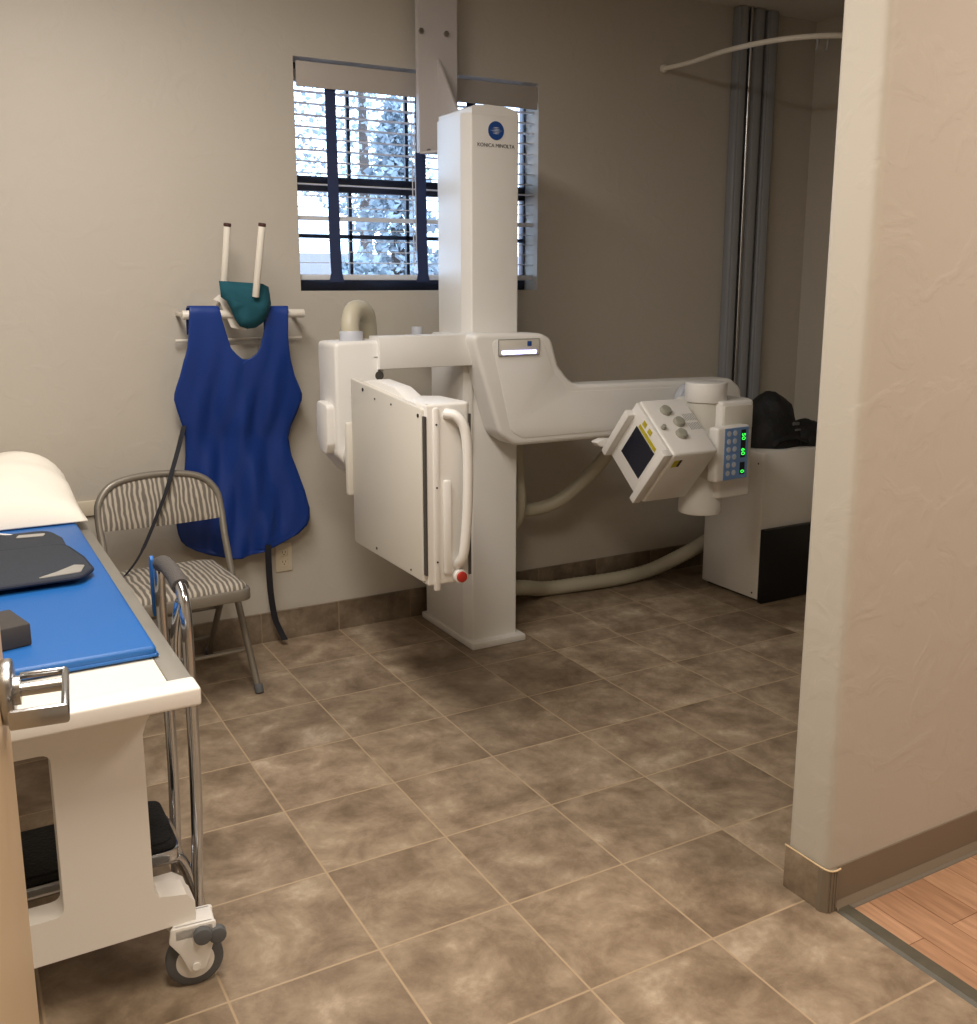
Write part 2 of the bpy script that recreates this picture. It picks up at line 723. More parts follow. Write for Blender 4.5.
# baseboards
bm = NB()
box(bm, (-1.08, WY-.012, 0), (WR, WY, .118))
box(bm, (-1.08, WY-.013, .118), (WR, WY, .122))
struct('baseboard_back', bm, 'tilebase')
bm = NB()
box(bm, (WR-.012, PY1, 0), (WR, WY-.012, .12))
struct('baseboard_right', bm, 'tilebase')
bm = NB()
box(bm, (PX-.010, PY0+.016, 0), (PX, PY1-.004, .108), .002)
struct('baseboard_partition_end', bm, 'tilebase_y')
bm = NB()
prism(bm, [(PX-.012, PY0+.016), (PX-.012, PY0+.004), (PX-.004, PY0-.008), (PX+.008, PY0-.012), (PX+.024, PY0-.012), (PX+.024, PY0-.001), (PX, PY0+.016)], 2, 0, .106)
for k in range(3):
    x = PX+.002+k*.008
    box(bm, (x, PY0-.0135, .002), (x+.003, PY0-.0105, .104))
struct('trim_2', bm, 'cove')
bm = NB()
tube(bm, smoothpath([(PX-.009, PY1-.004, .109), (PX-.009, PY0+.02, .109), (PX-.004, PY0-.006, .108), (PX+.010, PY0-.014, .107), (PX+.03, PY0-.012, .106)], 6), .0022, 8)
struct('trim_3', bm, 'caulk')
bm = NB()
prism(bm, [(PY0, 0), (PY0, .105), (PY0-.004, .105), (PY0-.006, .02), (PY0-.018, .003), (PY0-.018, 0)], 0, PX+.024, 4.9)
struct('baseboard_hall', bm, 'cove')
bm = NB()
prism(bm, [(PY0-.018, 0), (PY0-.018, .005), (PY0-.026, .004), (PY0-.028, 0)], 0, PX+.03, 4.9)
struct('trim_4', bm, 'grey_edge')

# ---------------------------------------------------------------- window, set back in the wall
win = bpy.data.objects.new('window_1', None)
COL.objects.link(win)
win.location = ((wx0+wx1)/2, WY+.13, wz0)
win['kind'] = 'structure'
bm = NB()
fy0, fy1 = WY+.105, WY+.150
for lo, hi in (((wx0, wz0), (wx0+.022, wz1)), ((wx1-.006, wz0), (wx1, wz1)), ((wx0, wz0), (wx1, wz0+.045)), ((wx0, wz1-.03), (wx1, wz1)),
               ((wx0, 1.788), (wx1, 1.845))):
    box(bm, (lo[0], fy0, lo[1]), (hi[0], fy1, hi[1]), .003)
obj('window_frame', bm, 'frame', win)
bm = NB()
for x in (1.545, 1.80, 2.03):
    box(bm, (x-.007, fy0+.012, wz0+.04), (x+.007, fy0+.028, wz1-.02))
for z in (1.615,):
    box(bm, (wx0, fy0+.012, z-.008), (wx1, fy0+.028, z+.008))
obj('muntin', bm, 'frame', win)
for a, b in ((wz0+.045, 1.788), (1.845, wz1-.03)):
    bm = NB()
    box(bm, (wx0+.022, fy0+.03, a), (wx1-.022, fy0+.034, b))
    obj('pane', bm, 'glass', win)

# venetian blind hanging in the opening
bl = thing('venetian_blind', 'white horizontal slat blind with dark blue ladder tapes hanging in the window', 'blind', ((wx0+wx1)/2, WY+.045, wz1))
bm = NB()
box(bm, (wx0+.012, WY+.004, wz1-.105), (wx1-.004, WY+.012, wz1-.014), .002)
obj('valance', bm, 'valance', bl)
bm = NB()
box(bm, (wx0+.014, WY+.018, wz1-.08), (wx1-.006, WY+.07, wz1-.04), .003)
obj('headrail', bm, 'valance', bl)
bm = NB()
z = wz1-.115
k = 0
while z > 1.475:
    ta = R(2.4 + (1.2*math.sin(k*2.1)))
    th = .003
    if abs(z-1.690) < .02:
        th = .016
    mt = Matrix.Translation(((wx0+wx1)/2, WY+.046, z)) @ Matrix.Rotation(ta, 4, 'X')
    L = (wx1-wx0)/2-.008
    box(bm, (-L, -.024, -th/2), (L, .024, th/2), 0, mtx=mt)
    z -= .0425
    k += 1
obj('slats', bm, 'slat', bl)
bm = NB()
box(bm, (wx0+.008, WY+.022, 1.442), (wx1-.008, WY+.07, 1.464), .004)
obj('bottom_rail', bm, 'slat', bl)
for x in (1.435, 1.815, 2.05):
    bm = NB()
    ribbon(bm, [(x, WY+.019, wz1-.1), (x+.001, WY+.018, 1.9), (x+.002, WY+.018, 1.6), (x+.006, WY+.018, 1.47), (x+.006, WY+.019, 1.435)], [.042, .044, .046, .046, .062], .003, (1, 0, 0))
    obj('ladder_tape', bm, 'tape', bl)
bm = NB()
tube(bm, [(1.775, WY+.016, wz1-.1), (1.777, WY+.015, 1.8), (1.779, WY+.015, 1.50)], .0025, 6)
tube(bm, [(1.788, WY+.016, wz1-.1), (1.790, WY+.015, 1.8), (1.790, WY+.015, 1.56)], .0025, 6)
obj('lift_cord', bm, 'slat', bl)

# ---------------------------------------------------------------- outdoors
bm = NB()
box(bm, (-12, WY+.3, -.6), (26, 40, -.4))
g = struct('floor', bm, 'ground')
g.name = 'outdoor_ground'


def tree(name, label, x, y, h, r, conifer=False, seed=0):
    rnd = random.Random(seed)
    t = thing(name, label, 'tree', (x, y, -.4))
    bm = NB()
    tube(bm, [(x, y, -.4), (x+.05, y, h*.3), (x, y, h*.85)], [.16, .11, .03], 8)
    obj('trunk', bm, 'bark', t)
    bm = NB()
    for i in range(4200):
        u = rnd.random()
        if conifer:
            zz = h*.12+u*h*.88
            rad = r*(1-u)**.8*(.75+.25*math.sin(u*45))+.05
            rr = rad*math.sqrt(rnd.random())
        else:
            zz = h*.35+u*h*.7
            rad = r*math.sqrt(max(.03, 1-(2*u-1)**2))
            rr = rad*math.sqrt(rnd.random())
        a = rnd.random()*2*PI
        p = Vector((x+rr*math.cos(a), y+rr*math.sin(a), zz-.4))
        s = .03+.05*rnd.random()
        d1 = Vector((rnd.uniform(-1, 1), rnd.uniform(-1, 1), rnd.uniform(-1, 1))).normalized()*s
        d2 = d1.cross(Vector((rnd.uniform(-1, 1), rnd.uniform(-1, 1), rnd.uniform(-1, 1)))).normalized()*s*.6
        vs = [bm.verts.new(p+d1), bm.verts.new(p+d2), bm.verts.new(p-d1), bm.verts.new(p-d2)]
        bm.faces.new(vs)
    obj('foliage', bm, 'leaf', t, smooth=False)


tree('conifer_tree', 'hazy blue green conifer seen through the window just left of the x-ray column', 5.15, 11.5, 4.0, 1.15, True, 1)
tree('broadleaf_tree', 'tall leafy tree whose thin crown crosses the upper window panes', 7.0, 17.0, 8.6, 2.3, False, 2)
tree('shrub_tree', 'small pale shrub behind the lower left window pane', 3.35, 8.2, 1.9, .5, False, 3)
bld = thing('distant_building', 'low reddish building across the street seen through the lower window panes', 'building', (9, 20, -.4))
bm = NB()
box(bm, (2, 20, -.4), (16, 24, 1.35))
obj('wall', bm, 'brickred', bld)
bm = NB()
prism(bm, [(19.6, 1.35), (24.4, 1.35), (22, 2.1)], 0, 1.8, 16.2)
obj('roof', bm, 'roof', bld)

# ================================================================ X-RAY STAND
xs = thing('xray_stand', 'cream floor standing x-ray column with horizontal arm in front of the window', 'x-ray machine', (1.9, 3.5, 0))
# floor plate
bm = NB()
box(bm, (1.765, 3.262, 0), (2.012, 3.73, .028), .006)
obj('base_plate', bm, 'cream', xs)
bm = NB()
pts = rounded([(1.786, 3.300), (1.988, 3.300), (1.988, 3.70), (1.775, 3.70), (1.770, 3.355)], [.008, .008, .004, .004, .008], 4)
prism(bm, pts, 2, .028, .62)
obj('lower_cover', bm, 'cream', xs)
bm = NB()
pts = rounded([(1.786, 3.300), (1.988, 3.300), (1.988, 3.57), (1.782, 3.57), (1.770, 3.355)], [.008, .008, .004, .004, .008], 4)
prism(bm, pts, 2, .62, 2.036)
# domed front cap of the column
prism(bm, [(1.788, 2.03), (1.788, 2.054), (1.80, 2.061), (1.86, 2.066), (1.93, 2.064), (1.97, 2.054), (1.982, 2.045), (1.9875, 2.03)], 1, 3.2992, 3.565, .0)
obj('column', bm, 'cream', xs)
# vertical ribs on left side
# logo
bm = NB()
cyl(bm, (1.889, 3.3005, 1.978), (1.889, 3.2985, 1.978), .033, n=32)
lg = obj('logo_disc', bm, 'logo', xs)
bm = NB()
for k in range(-2, 3):
    hw = .026 if k == 0 else .020-abs(k)*.003
    prism(bm, [(1.889-hw, 1.978+k*.0052), (1.889, 1.978+k*.0052+.0016), (1.889+hw, 1.978+k*.0052), (1.889, 1.978+k*.0052-.0016)], 1, 3.2975, 3.2988)
obj('logo_lines', bm, 'button', lg)
text_mesh('KONICA MINOLTA', .0185, 'ink', xs, mframe((1.889, 3.2992, 1.925), (1, 0, 0), (0, 0, 1), (0, -1, 0)))

# carriage and main arm
AY = 3.175
pts = [(1.715, 1.252), (2.02, 1.244), (2.065, 1.225), (2.098, 1.12), (2.165, 1.043), (2.98, 1.030), (3.045, .985), (3.045, .86), (2.95, .815), (2.36, .822), (1.905, .823), (1.835, .87)]
pts = rounded(pts, [.03, .06, .05, .05, .10, .05, .06, .05, .06, 0, .08, .08], 6)
bm = NB()
prism(bm, pts, 1, AY, 3.298, .018, 4)
arm = obj('arm', bm, 'cream', xs)
bm = NB()
p2 = rounded([(1.80, 1.225), (2.02, 1.222), (2.075, 1.09), (2.15, 1.018), (2.9, 1.006), (2.9, .85), (1.935, .852), (1.885, .88)], [.02, .03, .05, .07, .01, .01, .03, .04], 5)
prism(bm, p2, 1, AY-.0025, AY+.012, .002, 2)
obj('arm_face', bm, 'cream', arm)
# carriage wrapping the column's left side
bm = NB()
pts = rounded([(3.29, 1.24), (3.565, 1.24), (3.565, .99), (3.52, .86), (3.40, .80), (3.29, .79)], [.01, .02, .06, .08, .04, .01], 5)
prism(bm, pts, 0, 1.742, 1.786, .008)
obj('carriage_side', bm, 'cream', xs)
# lamp window
bm = NB()
c0 = at(498, 340, 1, AY)
c1 = at(538, 354, 1, AY)
box(bm, (c0.x, AY-.0075, c1.z), (c1.x, AY-.004, c0.z), .003)
lw = obj('indicator_window', bm, 'creamd', xs)
bm = NB()
box(bm, (c0.x+.012, AY-.010, c1.z+.004), (c1.x-.012, AY-.007, c1.z+.016), .002)
obj('indicator_light', bm, 'led', lw, label='glowing white indicator bar')
bm = NB()
box(bm, (c1.x-.052, AY-.0095, c1.z+.032), (c1.x-.034, AY-.007, c1.z+.050), .002)
obj('sensor', bm, 'logo', lw)
bm = NB()
for s in ((c0.x-.002, c1.z-.002, c1.x+.002, c1.z), (c0.x-.002, c0.z, c1.x+.002, c0.z+.002), (c0.x-.002, c1.z, c0.x, c0.z), (c1.x, c1.z, c1.x+.002, c0.z)):
    box(bm, (s[0], AY-.0078, s[1]), (s[2], AY-.0045, s[3]))
obj('window_seam', bm, 'ink_grey', lw)

# detector bar, leftwards
bm = NB()
pts = [at(378, 337, 1, 3.24), at(472, 333, 1, 3.24), at(484, 362, 1, 3.24), at(478, 365, 1, 3.24), at(378, 370, 1, 3.24)]
z0 = 1.245
pts = [(1.38, z0), (1.79, z0), (1.81, 1.13), (1.38, 1.13)]
prism(bm, pts, 1, 3.235, 3.33, .006)
obj('detector_bar', bm, 'cream', xs)
# holder box at its left end
bm = NB()
pts = rounded([(1.222, 1.228), (1.405, 1.232), (1.405, .82), (1.36, .76), (1.29, .745), (1.222, .83)], [.02, .006, .05, .04, .04, .05], 5)
prism(bm, pts, 1, 3.25, 3.43, .014, 3)
hb = obj('detector_holder', bm, 'cream', xs)
bm = NB()
pts = rounded([(3.275, 1.01), (3.38, 1.02), (3.39, .90), (3.36, .84), (3.30, .83), (3.275, .87)], .02, 4)
prism(bm, pts, 0, 1.193, 1.226, .008)
obj('side_cover', bm, 'cream', hb)
bm = NB()
box(bm, (1.366, 3.2485, 1.172), (1.405, 3.251, 1.175))
obj('seam', bm, 'ink_grey', hb)
bm = NB()
cyl(bm, (1.385, 3.251, 1.108), (1.385, 3.247, 1.108), .016, n=24)
obj('pivot_recess', bm, 'gap', hb)
bm = NB()
cyl(bm, (1.31, 3.255, .83), (1.31, 3.19, .83), .07, n=32, bev=.008)
obj('pivot', bm, 'cream', xs)
bm = NB()
box(bm, (1.225, 3.173, .70), (1.36, 3.20, .96), .012)
obj('pivot_plate', bm, 'creamd', xs)

# hose over the holder
bm = NB()
hp = smoothpath([(1.315, 3.33, 1.225), (1.315, 3.34, 1.29), (1.345, 3.37, 1.335), (1.40, 3.41, 1.325), (1.425, 3.44, 1.26), (1.43, 3.45, 1.10), (1.44, 3.47, .80), (1.54, 3.50, .66), (1.70, 3.52, .68)], 10)
tube(bm, hp, .034, 16, ripple=.05)
obj('cable_hose', bm, 'hose', xs, angle=60)
bm = NB()
cyl(bm, (1.315, 3.33, 1.222), (1.315, 3.332, 1.262), .042, n=24, bev=.004)
obj('hose_collar', bm, 'collar', xs)
bm = NB()
cyl(bm, (1.70, 3.60, 1.20), (1.70, 3.60, 1.26), .022, n=20, bev=.003)
obj('hose_collar', bm, 'collar', xs)
# hoses right of the column
bm = NB()
tube(bm, smoothpath([at(517, 440, 1, 3.5), at(519, 470, 1, 3.5), at(521, 500, 1, 3.48), at(517, 522, 1, 3.5), at(505, 530, 1, 3.56)], 12), .022, 14, ripple=.06)
obj('cable_hose', bm, 'hose', xs, angle=60)
bm = NB()
tube(bm, smoothpath([at(490, 512, 1, 3.62), at(530, 510, 1, 3.60), at(560, 500, 1, 3.55), at(590, 474, 1, 3.50), at(612, 448, 1, 3.42), at(622, 430, 1, 3.34)], 12), .030, 14, ripple=.06)
obj('cable_hose', bm, 'hose', xs, angle=60)

# ---------------------------------------------------------------- detector housing
DX = 1.244
dt = thing('detector', 'flat cream x-ray detector box with side handle and red knob left of the column', 'x-ray detector', (1.30, 2.9, .53))
bm = NB()
pts = rounded([(2.615, .537), (3.17, .537), (3.17, 1.112), (2.615, 1.066)], [.006, .012, .006, .006], 3)
prism(bm, pts, 0, DX, DX+.022, .003)
obj('back_panel', bm, 'creamd', dt, label='flat grey cover panel')
bm = NB()
pts = rounded([(2.62, .545), (3.165, .545), (3.165, 1.10), (3.02, 1.118), (2.86, 1.108), (2.76, 1.078), (2.62, 1.072)], [.004, .01, .01, .02, .03, .02, .006], 3)
prism(bm, pts, 0, DX+.022, DX+.085, .006)
obj('housing', bm, 'cream', dt)
# near-side edge body with the handle
bm = NB()
pts = rounded([(DX+.010, 2.600), (DX+.150, 2.600), (DX+.162, 2.62), (DX+.160, 2.80), (DX+.06, 2.86), (DX+.010, 2.64)], [.004, .02, .01, .02, .02, .004], 4)
prism(bm, pts, 2, .525, 1.080, .008, 3)
obj('edge_cover', bm, 'cream', dt)
bm = NB()
box(bm, (DX+.003, 2.598, .56), (DX+.009, 2.614, 1.045))
obj('slot', bm, 'gap', dt)
bm = NB()
box(bm, (DX+.030, 2.593, .508), (DX+.050, 2.612, 1.070), .006)
obj('ridge', bm, 'cream', dt)
bm = NB()
hx = DX+.118
tube(bm, smoothpath([(DX+.072, 2.602, 1.050), (DX+.098, 2.575, 1.043), (hx, 2.560, 1.00), (hx+.006, 2.555, .90), (hx+.004, 2.557, .75), (hx-.004, 2.568, .62), (hx-.010, 2.602, .58)], 8), .0155, 14)
obj('handle', bm, 'cream', dt)
bm = NB()
box(bm, (DX+.06, 2.585, .56), (DX+.085, 2.602, .85), .006)
obj('grip_backing', bm, 'cream', dt)
bm = NB()
box(bm, (DX+.150, 2.597, .545), (DX+.157, 2.608, 1.045))
obj('slot', bm, 'gap', dt)
bm = NB()
cyl(bm, (DX+.112, 2.600, .548), (DX+.112, 2.578, .548), .022, n=24, bev=.004)
obj('knob_ring', bm, 'cream', dt)
bm = NB()
cyl(bm, (DX+.112, 2.58, .548), (DX+.112, 2.568, .548), .0165, n=24, bev=.003)
obj('release_knob', bm, 'red', dt, label='round red knob')
for (y, z, r_) in ((3.06, 1.083, .006), (2.635, 1.045, .006), (2.97, .560, .0045), (2.70, .555, .003), (2.83, 1.058, .003), (2.96, 1.062, .003)):
    bm = NB()
    cyl(bm, (DX+.002, y, z), (DX-.002, y, z), r_, n=10)
    obj('screw', bm, 'screw', dt)
for z in (1.02, .83, .60):
    bm = NB()
    cyl(bm, (DX+.039, 2.594, z), (DX+.039, 2.5915, z), .003, n=10)
    obj('screw', bm, 'screw', dt)

# ---------------------------------------------------------------- tube head, at the arm's right end
th = thing('xray_tube_head', 'cream x-ray tube head with tilted collimator and blue keypad hung from the arm end', 'x-ray tube', (2.6, 2.88, .55))
TX, TY = 2.585, 2.90
bm = NB()
cyl(bm, (2.73, 3.169, .955), (2.73, 3.13, .955), .070, n=36, bev=.006)
cyl(bm, (2.73, 3.145, .96), (2.70, 2.96, .90), .055, n=28)
obj('flange', bm, 'collar', th, label='round pivot flange behind the tube')
bm = NB()
box(bm, (2.62, 2.86, .62), (2.76, 3.12, .98), .02, 3)
obj('trunnion', bm, 'cream', th)
bm = NB()
cyl(bm, (TX+.008, TY, .982), (TX+.008, TY, 1.058), .080, n=40, bev=.006)
obj('upper_cap', bm, 'cream', th)
bm = NB()
cyl(bm, (TX+.006, TY, .66), (TX+.006, TY, .985), .070, n=40)
obj('tube_housing', bm, 'creamd', th)
bm = NB()
cyl(bm, (TX, TY, .548), (TX, TY, .590), .083, n=40, bev=.004)
cyl(bm, (TX, TY, .588), (TX, TY, .80), .083, .050, n=40)
obj('lower_cap', bm, 'cream', th)
# collimator: square box rolled 45 degrees about the beam (X axis)
cc = Vector((2.25, 2.875, .815))
ROLL = Matrix.Translation(cc) @ Matrix.Rotation(R(40), 4, 'X') @ Matrix.Translation(-cc)
hs = .136
bm = NB()
box(bm, (2.265, cc.y-hs, cc.z-hs), (2.475, cc.y+hs, cc.z+hs), .012, 3, ROLL)
co = obj('collimator', bm, 'cream', th)
bm = NB()
box(bm, (2.47, cc.y-.07, cc.z-.07), (2.56, cc.y+.07, cc.z+.07), .01, 2, ROLL)
obj('collimator_neck', bm, 'cream', co)
bm = NB()
box(bm, (2.252, cc.y-hs+.006, cc.z-hs+.006), (2.267, cc.y+hs-.006, cc.z+hs-.006), .003, 2, ROLL)
obj('face_plate', bm, 'cream', co)
bm = NB()
box(bm, (2.2495, cc.y-.070, cc.z-.070), (2.2525, cc.y+.070, cc.z+.070), .001, 1, ROLL)
obj('beam_window', bm, 'screen', co, label='square dark blue glass beam window')
for s in (-1, 1):
    bm = NB()
    box(bm, (2.222, cc.y+s*(hs-.017)-.015, cc.z-hs+.002), (2.256, cc.y+s*(hs-.017)+.015, cc.z+hs-(.045 if s > 0 else .002)), .004, 2, ROLL)
    obj('accessory_rail', bm, 'cream', co)
bm = NB()
for (a_, b_, c_, d_) in ((-.010, .012, .098, .118), (.030, .052, .098, .118), (-.065, .060, .074, .090)):
    box(bm, (2.2500, cc.y+a_, cc.z+c_), (2.2515, cc.y+b_, cc.z+d_), 0, 1, ROLL)
obj('warning_sticker', bm, 'sticker', co, label='yellow warning sticker')
# knobs on the upper near face (local -Y side becomes up-and-near after the roll? use local +Z/-Y face)
# after +47 deg roll about X, local -Y faces down-near... pick the face whose normal points up and toward the viewer
nA = (Matrix.Rotation(R(40), 3, 'X') @ Vector((0, 0, 1)))
nB = (Matrix.Rotation(R(40), 3, 'X') @ Vector((0, -1, 0)))


def face_pt(n, x, v):
    """point on the collimator face with normal n: x along the beam, v across"""
    side = Vector((1, 0, 0)).cross(n)
    return Vector((x, cc.y, cc.z)) + n*hs + side*v


nUp = nA if nA.y < 0 else -nA
for (x, v, r) in ((2.348, -.0715, .023), (2.375, -.012, .023), (2.352, .045, .023), (2.29, .008, .010)):
    bm = NB()
    p = face_pt(nUp, x, v)
    cyl(bm, p-nUp*.002, p+nUp*.016, r, r*.86, n=28, bev=.003)
    obj('dial' if r > .015 else 'button', bm, 'knob', co)
bm = NB()
for i in range(7):
    for j in range(2):
        p = face_pt(nUp, 2.415+.0075*i, -.035+.045*j)
        q = [p+Vector((a*.0015, 0, 0))+Vector((1, 0, 0)).cross(nUp)*b*.017 for a, b in ((-1, -1), (1, -1), (1, 1), (-1, 1))]
        bm.faces.new([bm.verts.new(k+nUp*.0006) for k in q])
obj('printed_lines', bm, 'ink_grey', co)
nDn = -Vector((1, 0, 0)).cross(nUp)
if nDn.y > 0:
    nDn = -nDn
bm = NB()
p = face_pt(nDn, 2.31, .085*(1 if Vector((1, 0, 0)).cross(nDn).z > 0 else -1))
side = Vector((1, 0, 0)).cross(nDn)
box(bm, (-.024, -.018, 0), (.0, .018, .001), mtx=mframe(p, (1, 0, 0), side, nDn))
obj('label_sticker', bm, 'sticker', co, label='small yellow label')
bm = NB()
box(bm, (.0, -.018, 0), (.012, .018, .001), mtx=mframe(p, (1, 0, 0), side, nDn))
obj('label_sticker', bm, 'black', co, label='small black label')
# side console box with the keypad
bm = NB()
pts = rounded([(2.585, 2.80), (2.745, 2.80), (2.782, 2.86), (2.782, 3.02), (2.585, 3.02)], [.02, .02, .02, .02, .01], 4)
prism(bm, pts, 2, .615, .990, .01, 3)
obj('console_cover', bm, 'cream', th)
bm = NB()
box(bm, (2.592, 2.790, .88), (2.738, 2.806, .975), .007, 2)
obj('console_lid', bm, 'creamd', th)
bm = NB()
KM = mframe((2.605, 2.745, .80), Vector((1, .10, 0)).normalized(), (0, 0, 1), Vector((.10, -1, 0)).normalized())
box(bm, (-.092, -.104, -.05), (.088, .104, 0), .012, 3, KM)
kc = obj('keypad_box', bm, 'cream', th)
bm = NB()
box(bm, (-.055, -.098, 0), (.076, .098, .002), .0008, 1, KM)
kp = obj('keypad', bm, 'bluepanel', kc, label='blue membrane keypad')
for i in range(2):
    for j in range(6):
        bm = NB()
        a = KM @ Vector((-.033+i*.033, .078-j*.030, .002))
        b = KM @ Vector((-.033+i*.033, .078-j*.030, .0038))
        cyl(bm, a, b, .0105, n=16)
        obj('button', bm, 'button', kp)
bm = NB()
box(bm, (.034, -.018, .0018), (.060, .088, .0028), mtx=KM)
box(bm, (.034, -.083, .0018), (.060, -.036, .0028), mtx=KM)
obj('display', bm, 'black', kp)
RK = Matrix.Rotation(R(-90), 4, 'Z')
text_mesh('50', .028, 'green', kp, KM @ Matrix.Translation((.047, .062, .0032)) @ RK, 'digits')
text_mesh('60', .028, 'green', kp, KM @ Matrix.Translation((.047, .004, .0032)) @ RK, 'digits')
text_mesh('0', .026, 'green', kp, KM @ Matrix.Translation((.047, -.072, .0032)) @ RK, 'digits')
# lever under the arm
bm = NB()
lp = [at(*q, 1, 3.08) for q in ((593, 442), (600, 438.5), (650, 437.5), (650, 456), (615, 449), (597, 446))]
prism(bm, rounded([(q.x, q.z) for q in lp], .006, 3), 1, 3.06, 3.10, .004)
obj('arm_lever', bm, 'cream', th)

# ---------------------------------------------------------------- mast above the column
ms = thing('ceiling_mast', 'pale flat mast from the ceiling in front of the window, above the x-ray column', 'mast', (1.84, 3.7, 2.7))
bm = NB()
prism(bm, rounded([(1.757, 3.672), (1.925, 3.672), (1.925, 3.70), (1.915, 3.70), (1.915, 3.684), (1.767, 3.684), (1.767, 3.70), (1.757, 3.70)], 0), 2, 1.935, CZ)
obj('channel', bm, 'plate', ms)
bm = NB()
prism(bm, [(1.757, 3.672), (1.925, 3.672), (1.925, 3.40), (1.86, 3.40), (1.81, 3.56)], 2, 1.929, 1.937)
obj('shelf_bracket', bm, 'plate', ms)
bm = NB()
prism(bm, [(3.672, 2.29), (3.672, 1.935), (3.50, 1.935), (3.50, 2.06)], 0, 1.838, 1.846)
obj('gusset', bm, 'plate', ms)
for x in (1.787, 1.895):
    bm = NB()
    q = at(421 if x < 1.8 else 446, 31 if x < 1.8 else 34, 1, 3.67)
    cyl(bm, (q.x, 3.673, q.z), (q.x, 3.663, q.z), .011, n=6)
    obj('bolt', bm, 'steel', ms)
bm = NB()
cyl(bm, (1.79, 3.66, 1.937), (1.79, 3.66, 1.948), .009, n=6)
obj('bolt', bm, 'steel', ms)

# ================================================================ GENERATOR CABINET and hose
gc = thing('generator_cabinet', 'low cream cabinet with black front door behind the tube head', 'cabinet', (3.4, 3.33, 0))
bm = NB()
box(bm, (3.178, 3.158, .012), (3.60, 3.53, .694), .01, 2)
obj('body', bm, 'cabinet', gc)
bm = NB()
box(bm, (3.180, 3.130, .002), (3.598, 3.158, .345), .004)
obj('front_door', bm, 'black', gc, label='black lower front')
bm = NB()
box(bm, (3.20, 3.17, 0), (3.58, 3.51, .014))
obj('plinth', bm, 'gap', gc)
bm = NB()
cyl(bm, (3.179, 3.19, .64), (3.176, 3.19, .64), .004, n=10)
obj('screw', bm, 'screw', gc)
bm = NB()
cyl(bm, (3.179, 3.19, .04), (3.176, 3.19, .04), .004, n=10)
obj('screw', bm, 'screw', gc)
fl = NB()
hose = smoothpath([(1.86, 3.66, .10), at(513, 588, 1, 3.60), at(545, 588.5, 2, .037), at(580, 584, 2, .037), at(620, 578, 2, .037), at(650, 570, 2, .045), at(680, 556, 1, 3.60), at(703, 543, 1, 3.60), at(722, 530, 1, 3.60), at(735, 515, 1, 3.61)], 14)
tube(fl, hose, .035, 16, ripple=.05)
tag(obj('floor_hose', fl, 'hose', angle=60, loc=(2.5, 3.56, 0)), 'pale corrugated hose lying on the floor between column and cabinet', 'hose')

# black bag on the cabinet
bgd = thing('black_bag', 'slumped black fabric bag lying on top of the generator cabinet', 'bag', (3.38, 3.30, .695))
bm = NB()
r = bmesh.ops.create_icosphere(bm, subdivisions=4, radius=1)
for v in bm.verts:
    c = v.co.copy()
    nn = noise.noise(c*1.8)*.10+noise.noise(c*5)*.04
    zz = max(c.z, -.05)
    q = Vector((c.x*(.155-.02*zz), c.y*.14, zz*.235))*(1+nn)
    v.co = q+Vector((3.36, 3.33, .705))
    if v.co.z < .6955:
        v.co.z = .6955
obj('main_pouch', bm, 'bag', bgd)
bm = NB()
r = bmesh.ops.create_icosphere(bm, subdivisions=4, radius=1)
for v in bm.verts:
    c = v.co.copy()
    nn = noise.noise(c*2.4+Vector((3, 1, 2)))*.14
    q = Vector((c.x*.13, c.y*.11, max(c.z, -.1)*.10))*(1+nn)
    v.co = q+Vector((3.535, 3.28, .705))
    if v.co.z < .6955:
        v.co.z = .6955
obj('side_pouch', bm, 'bag', bgd)
bm = NB()
ribbon(bm, smoothpath([(3.26, 3.19, .716), (3.30, 3.185, .74), (3.38, 3.18, .745), (3.47, 3.18, .718)], 6), .02, .004, (0, .6, .8))
obj('strap', bm, 'bag', bgd)
bm = NB()
box(bm, (3.36, 3.172, .80), (3.40, 3.178, .815), .002)
box(bm, (3.37, 3.166, .775), (3.405, 3.172, .785), .002)
obj('brand_patch', bm, 'rubber', bgd)

# ================================================================ cable ducts and conduit up the wall
for i, (x0, x1) in enumerate(((3.436, 3.498), (3.528, 3.600), (3.618, 3.690))):
    t = thing('cable_duct', ['leftmost of the three vertical grey cable ducts on the back wall',
                             'middle of the three vertical grey cable ducts on the back wall',
                             'rightmost of the three vertical grey cable ducts on the back wall'][i], 'cable duct', ((x0+x1)/2, WY, .2), 0, 'cable ducts')
    bm = NB()
    box(bm, (x0, WY-.052, .13), (x1, WY-.0005, CZ-.001), .012, 3)
    obj('channel', bm, 'duct', t)
    bm = NB()
    box(bm, (x0+.014, WY-.055, .13), (x1-.014, WY-.050, CZ-.001), .002)
    obj('lid', bm, 'ductlid', t)
bm = NB()
cyl(bm, (3.512, WY-.050, .13), (3.512, WY-.050, CZ-.001), .009, n=12)
for z in (.55, 1.0, 1.4, 1.75, 2.2):
    cyl(bm, (3.512, WY-.050, z), (3.512, WY-.050, z+.012), .012, n=12)
tag(obj('conduit', bm, 'steel', loc=(3.506, WY-.03, .13)), 'thin steel conduit running between the grey cable ducts', 'conduit')
for q in (at(722, 130, 1, WY), at(721, 285, 1, WY)):
    pass

